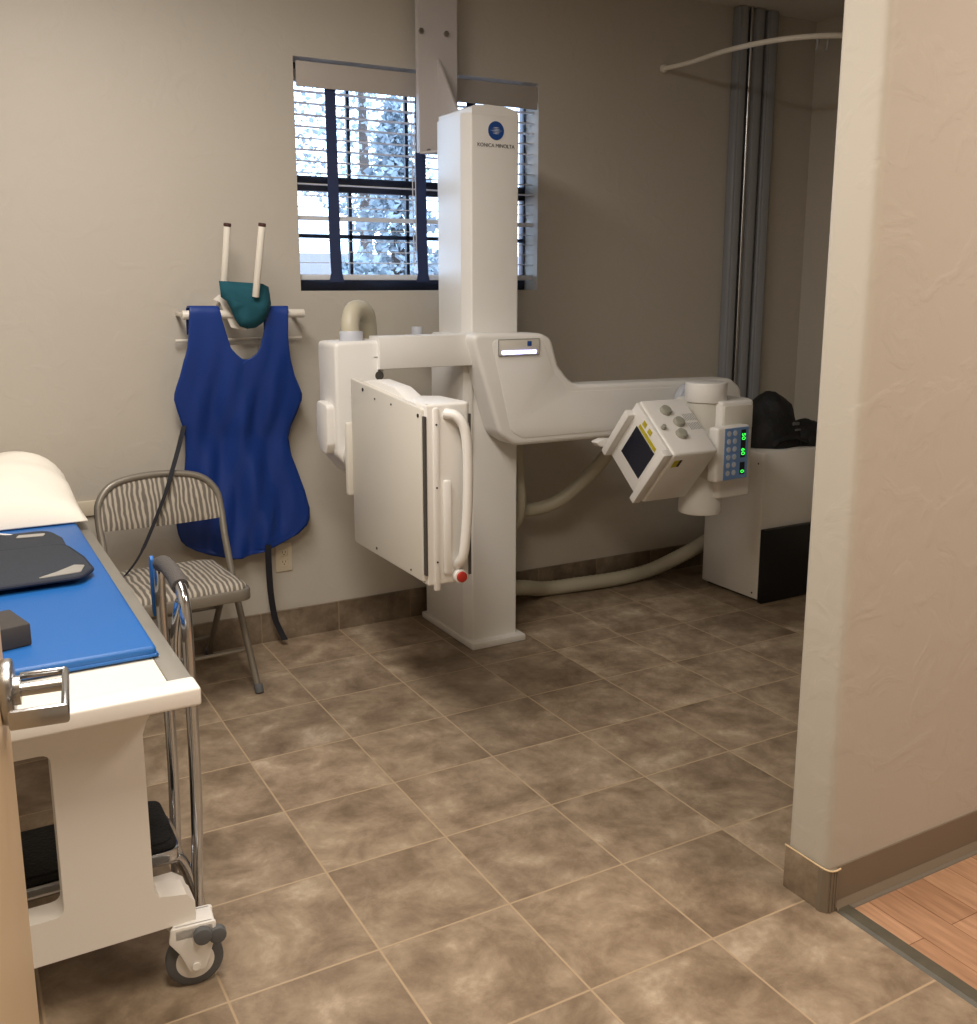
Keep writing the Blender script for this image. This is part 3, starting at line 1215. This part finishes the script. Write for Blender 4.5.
# curved rod, upper right
rod = thing('curtain_rod', 'curved white curtain rod high on the wall in front of the cable ducts', 'curtain rod', (3.02, WY, 2.37))
bm = NB()
rp_ = [(3.03, WY-.001, 2.385)] + [tuple(at(x, y, 2, 2.385)) for x, y in ((690, 62.5), (720, 52.5), (750, 45), (780, 39.5), (810, 36.5), (840, 35.5), (900, 36))]
tube(bm, smoothpath(rp_, 6), .0105, 14)
obj('rod', bm, 'rackwhite', rod)
bm = NB()
cyl(bm, (3.03, WY-.0005, 2.385), (3.03, WY-.02, 2.385), .018, n=20, bev=.004)
obj('wall_flange', bm, 'rackwhite', rod)
for x in (817, 827):
    bm = NB()
    q = at(x, 36, 2, 2.385)
    tube(bm, [q+Vector((0, 0, .004)), q+Vector((.008, 0, -.02)), q+Vector((.003, 0, -.05)), q+Vector((-.004, 0, -.055))], .004, 8)
    obj('curtain_hook', bm, 'ductlid', rod)

# ================================================================ wall outlet
ox0, ox1, oz0, oz1 = 1.137, 1.205, .285, .402
o_ = thing('wall_outlet', 'cream double wall outlet right of the blue apron hem', 'outlet', ((ox0+ox1)/2, WY, (oz0+oz1)/2))
bm = NB()
box(bm, (ox0, WY-.006, oz0), (ox1, WY-.0002, oz1), .003)
obj('cover_plate', bm, 'outlet', o_)
for s in (-1, 1):
    bm = NB()
    cx, cz = (ox0+ox1)/2, (oz0+oz1)/2+s*.020
    box(bm, (cx-.016, WY-.0075, cz-.0145), (cx+.016, WY-.005, cz+.0145), .004)
    so = obj('socket', bm, 'outlet', o_)
    bm = NB()
    for dx in (-.006, .006):
        box(bm, (cx+dx-.001, WY-.0082, cz-.002), (cx+dx+.001, WY-.0072, cz+.007))
    cyl(bm, (cx, WY-.0072, cz-.008), (cx, WY-.0082, cz-.008), .0025, n=8)
    obj('slots', bm, 'screw', so)
# pale cover plate low on the wall behind the chair
bm = NB()
q0 = at(76, 501, 1, WY)
box(bm, (.30, WY-.012, .60), (.50, WY-.0005, .655), .003)
tag(obj('wall_channel', bm, 'outlet', loc=(.4, WY, .62)), 'short cream wall trunking behind the chair back, left of it', 'trunking')

# ================================================================ APRON RACK, aprons
AYP = 3.62
rk = thing('apron_rack', 'white metal wall rack with two upright arms above the chair', 'rack', (1.03, WY, 1.3))
bm = NB()
cyl(bm, (.800, AYP+.03, 1.318), (1.252, AYP+.03, 1.318), .016, n=18, bev=.003)
obj('hanging_bar', bm, 'rackwhite', rk)
bm = NB()
cyl(bm, (.79, WY-.03, 1.222), (1.27, WY-.03, 1.222), .0055, n=12)
obj('lower_bar', bm, 'rackwhite', rk)
bm = NB()
box(bm, (.96, WY-.012, 1.145), (1.10, WY-.0005, 1.20), .002)
obj('wall_plate', bm, 'rackwhite', rk)
for x in (.808, 1.238):
    bm = NB()
    box(bm, (x-.006, AYP+.03, 1.311), (x+.006, WY-.0005, 1.325), .002)
    obj('bar_bracket', bm, 'rackwhite', rk)
for a, b in (((223, 300), (227.3, 226)), ((255.5, 297), (262, 226))):
    p0 = at(*a, 1, 3.67 if a[0] < 240 else 3.575)
    p1 = at(*b, 1, 3.63 if a[0] < 240 else 3.535)
    bm = NB()
    d = (p1-p0).normalized()
    cyl(bm, p0, p1, .0125, n=16, bev=.002)
    ar = obj('upright_arm', bm, 'rackwhite', rk)
    bm = NB()
    cyl(bm, p1-d*.002, p1+d*.010, .0135, n=16, bev=.002)
    obj('end_cap', bm, 'capdark', ar)
    bm = NB()
    tube(bm, [p0+d*.01, Vector((p0.x, (p0.y+WY)/2, p0.z-.01)), Vector((p0.x, WY-.006, p0.z-.03))], .010, 10)
    obj('arm_root', bm, 'rackwhite', rk)
bm = NB()
ribbon(bm, [at(216, 297, 1, 3.655), at(223, 300, 1, 3.65), at(228, 312, 1, 3.645), at(234, 325, 1, 3.645), at(248, 328, 1, 3.65)], .028, .004, (.8, 0, .6))
obj('hook', bm, 'rackwhite', rk)

# apron cloth
rows = [(307, 189.3, 218.5, 268, 288), (320, 189, 222, 266, 288), (337, 188.5, 227.4, 262.5, 288), (348, 187.4, 231, 260, 289), (354, 186, 236, 256, 290), (358, 184.8, 241, 251, 290.7), (360, 184, 246, 246, 291)]
body = [(368, 182, 293), (376, 180, 295), (388, 176, 300), (394, 174.4, 302), (400, 174, 301.5), (412, 177.5, 297), (425, 182, 291), (437, 185, 287.5), (455, 185.5, 291), (470, 184.5, 297), (490, 181, 304.5), (508, 178.5, 309.5), (518, 177, 309.5), (525, 176.5, 307), (534, 178, 298), (541, 181, 286), (546, 186, 275), (551, 196, 263), (555.5, 211, 252), (558.5, 232, 243)]


def fold(x, z):
    u = (x-1.01)/.22
    a = .012*math.sin(x*38+z*9)+.008*math.sin(x*71-z*16+1)
    a += .016*math.exp(-((u-.05+.5*(z-.9))**2)/.03)-.012*math.exp(-((u+.45-.3*(z-.8))**2)/.02)
    low = min(1, max(.15, (1.30-z)/.35))
    return a*low


def cloth_pt(px, py):
    y = AYP
    for _ in range(4):
        p = at(px, py, 1, y)
        y = AYP+.085*min(1, max(0, (1.30-p.z)/.45))**1.3
    u = min(1, abs(p.x-1.01)/.215)
    return Vector((p.x, p.y-fold(p.x, p.z)*.75*(1-u**5), p.z))


bm = NB()
N = 10


def strip(lst, ia, ib, top=None):
    g = []
    if top:
        for (dy, dz) in top:
            y, a, b = lst[0][0], lst[0][ia], lst[0][ib]
            g.append([bm.verts.new(cloth_pt(a+(b-a)*k/N, y)+Vector((0, dy, dz))) for k in range(N+1)])
    for rr in lst:
        g.append([bm.verts.new(cloth_pt(rr[ia]+(rr[ib]-rr[ia])*k/N, rr[0])) for k in range(N+1)])
    for a, b in zip(g, g[1:]):
        for k in range(N):
            bm.faces.new((a[k], a[k+1], b[k+1], b[k]))
    return g


wrap = [(.064, -.10), (.062, -.045), (.058, -.014), (.045, -.003), (.030, .001), (.012, .001)]
gl = strip(rows, 1, 2, wrap)
gr_ = strip(rows, 3, 4, wrap)
prev = gl[-1]+gr_[-1][1:]
bmesh.ops.remove_doubles(bm, verts=[gl[-1][-1], gr_[-1][0]], dist=1e-4)
prev = [v for v in gl[-1] if v.is_valid]+[v for v in gr_[-1] if v.is_valid and v not in gl[-1]]
n2 = len(prev)-1
for (y, a, b) in body:
    cur = [bm.verts.new(cloth_pt(a+(b-a)*k/n2, y)) for k in range(n2+1)]
    for k in range(n2):
        bm.faces.new((prev[k], prev[k+1], cur[k+1], cur[k]))
    prev = cur
bmesh.ops.recalc_face_normals(bm, faces=bm.faces)
bmesh.ops.subdivide_edges(bm, edges=bm.edges, cuts=1, use_grid_fill=True, smooth=.3)
ap = obj('lead_apron', bm, 'royal', loc=(1.01, AYP, 1.35), angle=180)
sd = ap.modifiers.new('thickness', 'SOLIDIFY')
sd.thickness = .006
sd.offset = 0
tag(ap, 'long royal blue lead apron hanging from the white wall rack', 'apron')
bm = NB()
ribbon(bm, smoothpath([at(184, 426, 1, 3.68), at(178, 450, 1, 3.61), at(171.5, 473, 1, 3.545), at(166, 492, 1, 3.515), at(148, 538, 1, 3.47), at(137, 560, 1, 3.45), at(125, 576, 1, 3.44)], 8), [.020]*24+[.016]*12+[.012]*13, .003, (1, .15, .25))
obj('side_strap', bm, 'webbing', ap, label='thin dark strap hanging across the chair back')
bm = NB()
ribbon(bm, smoothpath([at(268, 545, 1, 3.66), at(269, 570, 1, 3.67), at(271, 595, 1, 3.68), at(275, 618, 1, 3.69), at(280, 630, 1, 3.69), at(285, 640, 1, 3.68)], 8), .024, .004, (1, 0, 0))
obj('hem_strap', bm, 'webbing', ap, label='wide black strap below the hem')
# teal thyroid collar on the rack arm
bm = NB()
cp = [(219, 281), (232, 282), (246, 283), (262, 284), (268, 287), (269.5, 296), (270.5, 304), (267, 315), (262, 323), (255, 327.5), (247, 328.5), (240, 326), (235, 319), (231, 309), (227, 301), (221, 297)]
pp = [at(x, y, 1, 3.597) for x, y in cp]
c = sum(pp, Vector())/len(pp)
outer = [bm.verts.new(p) for p in pp]
mid = [bm.verts.new(c+(p-c)*.6+Vector((0, -.012+.010*math.sin(i*1.7), 0))) for i, p in enumerate(pp)]
cen = bm.verts.new(c+Vector((0, -.012, 0)))
for i in range(len(pp)):
    j = (i+1) % len(pp)
    bm.faces.new((outer[i], outer[j], mid[j], mid[i]))
    bm.faces.new((mid[i], mid[j], cen))
tc_ = obj('thyroid_collar', bm, 'teal', loc=tuple(c), angle=180)
sd = tc_.modifiers.new('thickness', 'SOLIDIFY')
sd.thickness = .008
sd.offset = 0
tag(tc_, 'dark teal cloth collar draped over the upright arms of the wall rack', 'collar')

# ================================================================ FOLDING CHAIR (built around its own origin, facing -Y)
ch = thing('folding_chair', 'grey metal folding chair with striped fabric seat beneath the blue apron', 'chair', (.662, 3.50, 0), R(3))


def cobj(name, bm, m, label=None, parent=ch):
    return obj(name, bm, m, parent, local=True, label=label)


W2 = .215
# front leg + back loop: one tube each side joined over the top
for s in (-1, 1):
    bm = NB()
    tube(bm, [(s*(W2+.022), -.232, 0), (s*W2, -.075, .36), (s*(W2-.006), -.012, .54)], .0125, 12)
    cobj('leg', bm, 'chairmetal')
    bm = NB()
    tube(bm, [(s*(W2-.022), .225, 0), (s*(W2-.022), .05, .24), (s*(W2-.022), -.10, .40)], .0115, 12)
    cobj('leg', bm, 'chairmetal')
    for (x, y) in ((s*(W2+.022), -.236), (s*(W2-.022), .225)):
        bm = NB()
        cyl(bm, (x, y, 0), (x, y+(.012 if y < 0 else -.012), .03), .0155, n=14, bev=.003)
        cobj('foot_cap', bm, 'rubber')
bm = NB()
W3 = W2-.006
loop = [(-W3, -.012, .54), (-W3-.002, .022, .63), (-W3+.006, .040, .69), (-W3+.045, .056, .738), (-W3+.11, .068, .759), (0, .074, .766), (W3-.11, .068, .759), (W3-.045, .056, .738), (W3-.006, .040, .69), (W3+.002, .022, .63), (W3, -.012, .54)]
tube(bm, smoothpath(loop, 5), .0125, 12)
cobj('back_frame', bm, 'chairmetal')
# upholstered back
bm = NB()
NX, NZ = 24, 8
g = []
for side in (0, 1):
    gg = []
    for j in range(NZ+1):
        row = []
        for i in range(NX+1):
            u = -1+2*i/NX
            top = .758-.095*abs(u)**4.5
            bot = .592+.006*u*u
            z = bot+(top-bot)*j/NZ
            x = u*(W3-.002)
            y = -.006+(z-.56)*.36 + .010*(1-u*u)
            puff = .012*(1-abs(u)**6)*math.sin(PI*min(1, max(0, j/NZ)))**.4
            row.append(bm.verts.new((x, y-(.004+puff) if side == 0 else y+.010, z)))
        gg.append(row)
    g.append(gg)
for gg in g:
    for j in range(NZ):
        for i in range(NX):
            bm.faces.new((gg[j][i], gg[j][i+1], gg[j+1][i+1], gg[j+1][i]))
for j in range(NZ):
    for i in (0, NX):
        bm.faces.new((g[0][j][i], g[0][j+1][i], g[1][j+1][i], g[1][j][i]))
for i in range(NX):
    for j in (0, NZ):
        bm.faces.new((g[0][j][i], g[0][j][i+1], g[1][j][i+1], g[1][j][i]))
cobj('backrest', bm, 'cloth_stripe', 'striped grey fabric backrest')
# seat pan + pad
so_ = [(-.200, -.335), (.200, -.335), (.192, .04), (.15, .065), (-.15, .065), (-.192, .04)]
bm = NB()
prism(bm, rounded(so_, [.045, .045, .03, .03, .03, .03]), 2, .380, .420, .006)
cobj('seat_frame', bm, 'chairmetal')
bm = NB()
rs = rounded([(x*.96, y*.97-.002) for x, y in so_], [.045, .045, .03, .03, .03, .03], 5)
cv = Vector((0, -.125))
rings = []
for f, z in ((1, .419), (.985, .430), (.94, .438), (.8, .446), (.55, .451), (.3, .453), (.1, .454)):
    rings.append([bm.verts.new((cv.x+(x-cv.x)*f, cv.y+(y-cv.y)*f, z-.006*max(0, (-y-.2))*3)) for x, y in rs])
for a, b in zip(rings, rings[1:]):
    for k in range(len(rs)):
        bm.faces.new((a[k], a[(k+1) % len(rs)], b[(k+1) % len(rs)], b[k]))
bm.faces.new(rings[-1])
bm.faces.new(rings[0][::-1])
cobj('seat', bm, 'cloth_stripe', 'striped grey fabric seat pad')
bm = NB()
tube(bm, [(-W2, -.165, .145), (W2, -.165, .145)], .007, 10)
cobj('stretcher', bm, 'chairmetal')
bm = NB()
tube(bm, [(-W2+.022, .065, .245), (W2-.022, .065, .245)], .008, 10)
cobj('stretcher', bm, 'chairmetal')
bm = NB()
tube(bm, [(-W2+.022, .175, .09), (W2-.022, .175, .09)], .007, 10)
cobj('stretcher', bm, 'chairmetal')

# ================================================================ EXAM TABLE
TZ = .70
tb = thing('exam_table', 'white mobile exam table with grey side rail beside the open door', 'table', (.02, 2.7, 0))
xl, xr = -.335, .375
bm = NB()
box(bm, (xl+.045, 1.80, TZ-.03), (xr-.045, 3.70, TZ), .002)
obj('tabletop', bm, 'tablelam', tb)
for x0, x1 in ((xl, xl+.045), (xr-.045, xr)):
    bm = NB()
    box(bm, (x0, 1.795, TZ-.035), (x1, 3.69, TZ+.001), .003)
    obj('side_rail', bm, 'rail', tb, label='grey metal side rail')
for y0, y1 in ((1.742, 1.805), (3.685, 3.735)):
    bm = NB()
    box(bm, (xl-.002, y0, TZ-.032), (xr+.002, y1, TZ+.004), .006, 3)
    obj('end_cap', bm, 'tablewhite', tb)


def end_panel(ya, yb, foot):
    cx = .02
    h = [(xl+.005, .155), (xr-.005, .155)]
    outer = [(.368, .150), (.368, .192), (.352, .212), (.300, .222), (.290, .24), (.290, .575), (.298, .60), (.318, .632), (.318, TZ-.03)]
    o = [(x, z) for x, z in outer] + [(2*cx-x, z) for x, z in reversed(outer)]
    inner = [(cx-.105, .24), (cx+.105, .24), (cx+.105, .575), (cx-.105, .575)]
    inn = rounded(inner, .02, 4)
    bm = NB()
    va = [bm.verts.new((x, ya, z)) for x, z in o]
    vi = [bm.verts.new((x, ya, z)) for x, z in inn]
    ea = [bm.edges.new((va[i], va[(i+1) % len(va)])) for i in range(len(va))]
    ei = [bm.edges.new((vi[i], vi[(i+1) % len(vi)])) for i in range(len(vi))]
    bmesh.ops.triangle_fill(bm, edges=ea+ei, use_beauty=True)
    fs = list(bm.faces)
    r = bmesh.ops.extrude_face_region(bm, geom=fs)
    bmesh.ops.translate(bm, vec=(0, yb-ya, 0), verts=[v for v in r['geom'] if isinstance(v, bmesh.types.BMVert)])
    ob = obj('end_frame', bm, 'tablewhite', tb, angle=30)
    bm = NB()
    prism(bm, rounded([(.366, .150), (.366, .188), (.345, .205), (2*cx-.345, .205), (2*cx-.366, .188), (2*cx-.366, .150)], 0), 1, min(foot), max(foot), .004)
    obj('foot_bar', bm, 'tablewhite', tb)


end_panel(1.875, 1.935, (1.936, 1.985))
end_panel(3.60, 3.54, (3.539, 3.49))
bm = NB()
box(bm, (-.06, 1.95, .60), (.10, 3.52, .665), .004)
obj('under_beam', bm, 'tablewhite', tb)


def caster(cx, cy, brake=True):
    bm = NB()
    hx = cx-.012
    pts = rounded([(cy-.045, .150), (cy+.045, .150), (cy+.040, .11), (cy+.018, .045), (cy-.012, .045), (cy-.03, .09), (cy-.05, .12)], .008, 3)
    for x in (cx-.034, cx+.018):
        prism(bm, pts, 0, x, x+.010, .002)
    box(bm, (cx-.034, cy-.042, .118), (cx+.028, cy+.042, .150), .006)
    c = obj('caster', bm, 'white', tb)
    bm = NB()
    prof = [(-.014, .030), (-.014, .050), (-.009, .0575), (.009, .0575), (.014, .050), (.014, .030)]
    n = 36
    rg = []
    for (dx, rr) in prof:
        rg.append([bm.verts.new((cx-.003+dx, cy+rr*math.cos(2*PI*k/n), .0575+rr*math.sin(2*PI*k/n))) for k in range(n)])
    for a, b in zip(rg, rg[1:]+rg[:1]):
        for k in range(n):
            bm.faces.new((a[k], a[(k+1) % n], b[(k+1) % n], b[k]))
    obj('tyre', bm, 'rubber', c)
    bm = NB()
    cyl(bm, (cx-.018, cy, .0575), (cx+.012, cy, .0575), .040, n=32, bev=.004)
    cyl(bm, (cx-.040, cy, .0575), (cx+.032, cy, .0575), .008, n=14)
    obj('hub', bm, 'white', c)
    if brake:
        for dx, dy, dz in ((.026, .045, .118), (.034, .015, .128)):
            bm = NB()
            cyl(bm, (cx+dx-.008, cy+dy, dz), (cx+dx+.010, cy+dy, dz), .018, n=18, bev=.003)
            obj('brake_pedal', bm, 'rubber', c)
    return c


# ---- near right caster is swivelled so its wheel shows side-on
def caster_turned(cx, cy, ang, brake=True):
    o = caster(cx, cy, brake)
    piv = Matrix.Translation((cx, cy, 0)) @ Matrix.Rotation(ang, 4, 'Z') @ Matrix.Translation((-cx, -cy, 0))
    off = Matrix.Translation(rootloc(tb))
    for q in [o]+list(o.children):
        q.data.transform(off.inverted() @ piv @ off)


caster_turned(.362, 1.885, R(-96))
caster_turned(-.315, 1.905, R(-40), False)
caster_turned(.345, 3.56, R(10), False)
caster_turned(-.305, 3.56, R(10), False)

# mat on the table
bm = NB()
box(bm, (-.300, 1.938, TZ+.0005), (.338, 3.66, TZ+.026), .009, 3)
mt_ = obj('table_mat', bm, 'mat_blue', loc=(.02, 2.8, TZ))
bm = NB()
tube(bm, [(-.296, 1.938, TZ+.0075), (.336, 1.938, TZ+.0075)], .0035, 8)
tube(bm, [(.338, 1.938, TZ+.0075), (.338, 3.655, TZ+.0075)], .0035, 8)
obj('seam_piping', bm, 'mat_blue', mt_)
tag(mt_, 'bright blue vinyl mat lying along the exam table', 'mat')
MZ = TZ+.026

# pillow at the far end
bm = NB()
NU, NV = 32, 24
grid = [[None]*(NV+1) for _ in range(NU+1)]
px0, px1, py0, py1 = -.33, .368, 3.10, 3.70
for side in (1, -1):
    gg = []
    for i in range(NU+1):
        row = []
        for j in range(NV+1):
            u = -1+2*i/NU
            v = -1+2*j/NV
            e = (max(0, 1-abs(u)**4.0)*max(0, 1-abs(v)**3.0))**.5
            x = (px0+px1)/2+u*(px1-px0)/2*(1-.03*abs(v)**3*0)
            y = (py0+py1)/2+v*(py1-py0)/2
            th_ = .172*e*(.55+.45*min(1, (v+1.0)/1.1)) if side == 1 else -.0
            wr = .030*noise.noise(Vector((x*5, y*11, side)))+.004*math.sin(y*34+x*9)*max(0, 1-abs(v))
            z = MZ+.004+(th_+wr*e if side == 1 else 0)
            if side == 1:
                z += .004
            row.append(bm.verts.new((x, y, z)))
        gg.append(row)
    for i in range(NU):
        for j in range(NV):
            bm.faces.new((gg[i][j], gg[i+1][j], gg[i+1][j+1], gg[i][j+1]))
    if side == 1:
        topg = gg
    else:
        for i in range(NU):
            for j in (0, NV):
                bm.faces.new((topg[i][j], topg[i+1][j], gg[i+1][j], gg[i][j]))
        for j in range(NV):
            for i in (0, NU):
                bm.faces.new((topg[i][j], topg[i][j+1], gg[i][j+1], gg[i][j]))
tag(obj('pillow', bm, 'pillow', loc=(.02, 3.4, MZ), angle=180), 'plump white pillow in a cotton case at the far end of the table', 'pillow')

# folded navy apron
fa = thing('folded_apron', 'folded dark navy apron with silver corner patch lying on the blue mat', 'apron', (.12, 2.7, MZ))
bm = NB()
o1 = [(-.22, 2.425), (.265, 2.445), (.298, 2.50), (.292, 2.62), (.266, 2.78), (-.22, 2.78)]
prism(bm, rounded(o1, [.02, .03, .03, .03, .05, .02]), 2, MZ+.012, MZ+.024, .005, 2)
f1 = obj('front_flap', bm, 'navy', fa)
bm = NB()
o2 = [(-.22, 2.50), (.262, 2.51), (.275, 2.66), (.275, 2.90), (.25, 3.01), (-.22, 3.01)]
prism(bm, rounded(o2, [.02, .03, .03, .03, .05, .02]), 2, MZ+.0006, MZ+.012, .004, 2)
obj('back_flap', bm, 'navy', fa)
bm = NB()
tube(bm, [Vector((x, y, MZ+.018)) for x, y in rounded(o1, [.02, .03, .03, .03, .05, .02], 6)], .0055, 8)
obj('binding', bm, 'navybind', fa)
bm = NB()
prism(bm, rounded([(.165, 2.455), (.268, 2.468), (.284, 2.525), (.262, 2.54), (.218, 2.495)], .006, 3), 2, MZ+.024, MZ+.0255)
obj('patch', bm, 'silver', fa, label='silver grey corner patch')
bm = NB()
prism(bm, rounded([(.16, 2.945), (.23, 2.935), (.238, 2.965), (.17, 2.975)], .006, 3), 2, MZ+.012, MZ+.0135)
obj('patch', bm, 'silver', fa, label='small silver patch')
bm = NB()
tube(bm, smoothpath([(.02, 3.02, MZ+.004), (.08, 3.045, MZ+.004), (.13, 3.03, MZ+.004), (.16, 3.00, MZ+.008), (.12, 3.005, MZ+.016)], 6), .003, 8)
tag(obj('white_cord', bm, 'white', loc=(.09, 3.02, MZ)), 'thin white cord beside the folded navy apron', 'cord')
# foam block
bm = NB()
vs = box(bm, (-.16, 2.06, MZ+.0005), (.110, 2.18, MZ+.046), .004, 2)
mt2 = Matrix.Translation((.110, 2.12, 0)) @ Matrix.Rotation(R(14), 4, 'Z') @ Matrix.Translation((-.110, -2.12, 0))
bmesh.ops.transform(bm, matrix=mt2, verts=bm.verts)
tag(obj('foam_block', bm, 'foam', loc=(0, 2.1, MZ)), 'charcoal foam positioning block on the near end of the blue mat', 'foam block')

# ================================================================ STEP STOOL with handrail
st = thing('step_stool', 'chrome step stool with black rubber tread and tall handrail beside the table', 'step stool', (.2, 2.18, 0))
bm = NB()
prism(bm, rounded([(-.06, 2.035), (.378, 2.035), (.378, 2.262), (-.06, 2.262)], .03), 2, .195, .222, .003)
obj('tread_rim', bm, 'chrome', st)
bm = NB()
prism(bm, rounded([(-.055, 2.04), (.374, 2.04), (.374, 2.257), (-.055, 2.257)], .03), 2, .222, .234, .004)
prism(bm, rounded([(-.045, 2.05), (.364, 2.05), (.364, 2.247), (-.045, 2.247)], .03), 2, .233, .239, .003)
obj('tread', bm, 'rubberblk', st)
for y in (2.062, 2.245):
    bm = NB()
    tube(bm, smoothpath([(-.12, y-.01 if y < 2.2 else y+.01, .006), (-.06, y, .17), (-.03, y, .19), (.16, y, .192), (.34, y, .19), (.385, y, .17), (.415, y-.012 if y < 2.2 else y+.012, .05), (.42, y-.014 if y < 2.2 else y+.014, .006)], 6), .0125, 12)
    obj('leg_frame', bm, 'chrome', st)
    for x in (-.12, .42):
        bm = NB()
        yy = y-.012 if y < 2.2 else y+.012
        cyl(bm, (x, yy, 0), (x, yy, .02), .017, n=16, bev=.003)
        obj('rubber_foot', bm, 'rubber', st)
for a, b in ((2.075, 2.062), (2.335, 2.312)):
    pass
bm = NB()
hr = smoothpath([(.405, 2.050, .03), (.420, 2.058, .30), (.424, 2.062, .60), (.424, 2.068, .735), (.424, 2.095, .785), (.424, 2.16, .80), (.424, 2.26, .80), (.424, 2.315, .785), (.424, 2.335, .735), (.424, 2.335, .60), (.420, 2.300, .30), (.405, 2.262, .03)], 6)
tube(bm, hr, .0130, 14)
obj('handrail', bm, 'chrome', st)
bm = NB()
tube(bm, smoothpath([(.424, 2.105, .789), (.424, 2.16, .80), (.424, 2.26, .80), (.424, 2.310, .788)], 6), .0185, 16)
obj('grip', bm, 'foamgrip', st, label='grey foam hand grip')
bm = NB()
tube(bm, smoothpath([(.418, 2.080, .765), (.412, 2.095, .72), (.408, 2.108, .67), (.408, 2.115, .62)], 6), .0125, 12)
cyl(bm, (.408, 2.115, .622), (.4085, 2.1155, .612), .014, n=12)
obj('rail_brace', bm, 'chrome', st)
bm = NB()
prism(bm, rounded([(2.352, .645), (2.368, .655), (2.374, .77), (2.364, .80), (2.350, .79)], .008, 3), 0, .408, .418, .003)
obj('tag', bm, 'mat_blue', st, label='blue plastic tag on the rail')

# ================================================================ DOOR at the left, open into the room
dv = Vector((math.sin(R(6.73)), math.cos(R(6.73)), 0))     # hinge -> latch
dn = Vector((dv.y, -dv.x, 0))                               # face normal, towards the doorway
E_ = Vector((.0385, 1.128, 0))
dr = bpy.data.objects.new('door_1', None)
COL.objects.link(dr)
dr.location = E_-dv*.9
dr['kind'] = 'structure'
DM = mframe(E_, -dv, dn, (0, 0, 1))     # local x back toward the hinge, y out of the face, z up
bm = NB()
box(bm, (0, -.044, .008), (.90, 0, 2.05), .002, 1, DM)
obj('leaf', bm, 'door', dr)
bm = NB()
HZ = 1.018
# rose, neck, lever
c0, c1 = DM @ Vector((.055, 0, HZ)), DM @ Vector((.055, .012, HZ))
cyl(bm, c0, c1, .034, n=36, bev=.003)
cyl(bm, c1, DM @ Vector((.055, .018, HZ)), .015, n=30)
cyl(bm, DM @ Vector((.055, .016, HZ)), DM @ Vector((.055, .060, HZ)), .0068, n=20)
hd = obj('door_handle', bm, 'steel', dr)
bm = NB()
box(bm, (.030, .057, HZ-.010), (.135, .064, HZ+.010), .003, 2, DM)
box(bm, (.128, .010, HZ-.010), (.136, .064, HZ+.010), .003, 2, DM)
box(bm, (.028, .016, HZ+.003), (.034, .062, HZ+.010), .002, 2, DM)
obj('lever', bm, 'steel', hd)
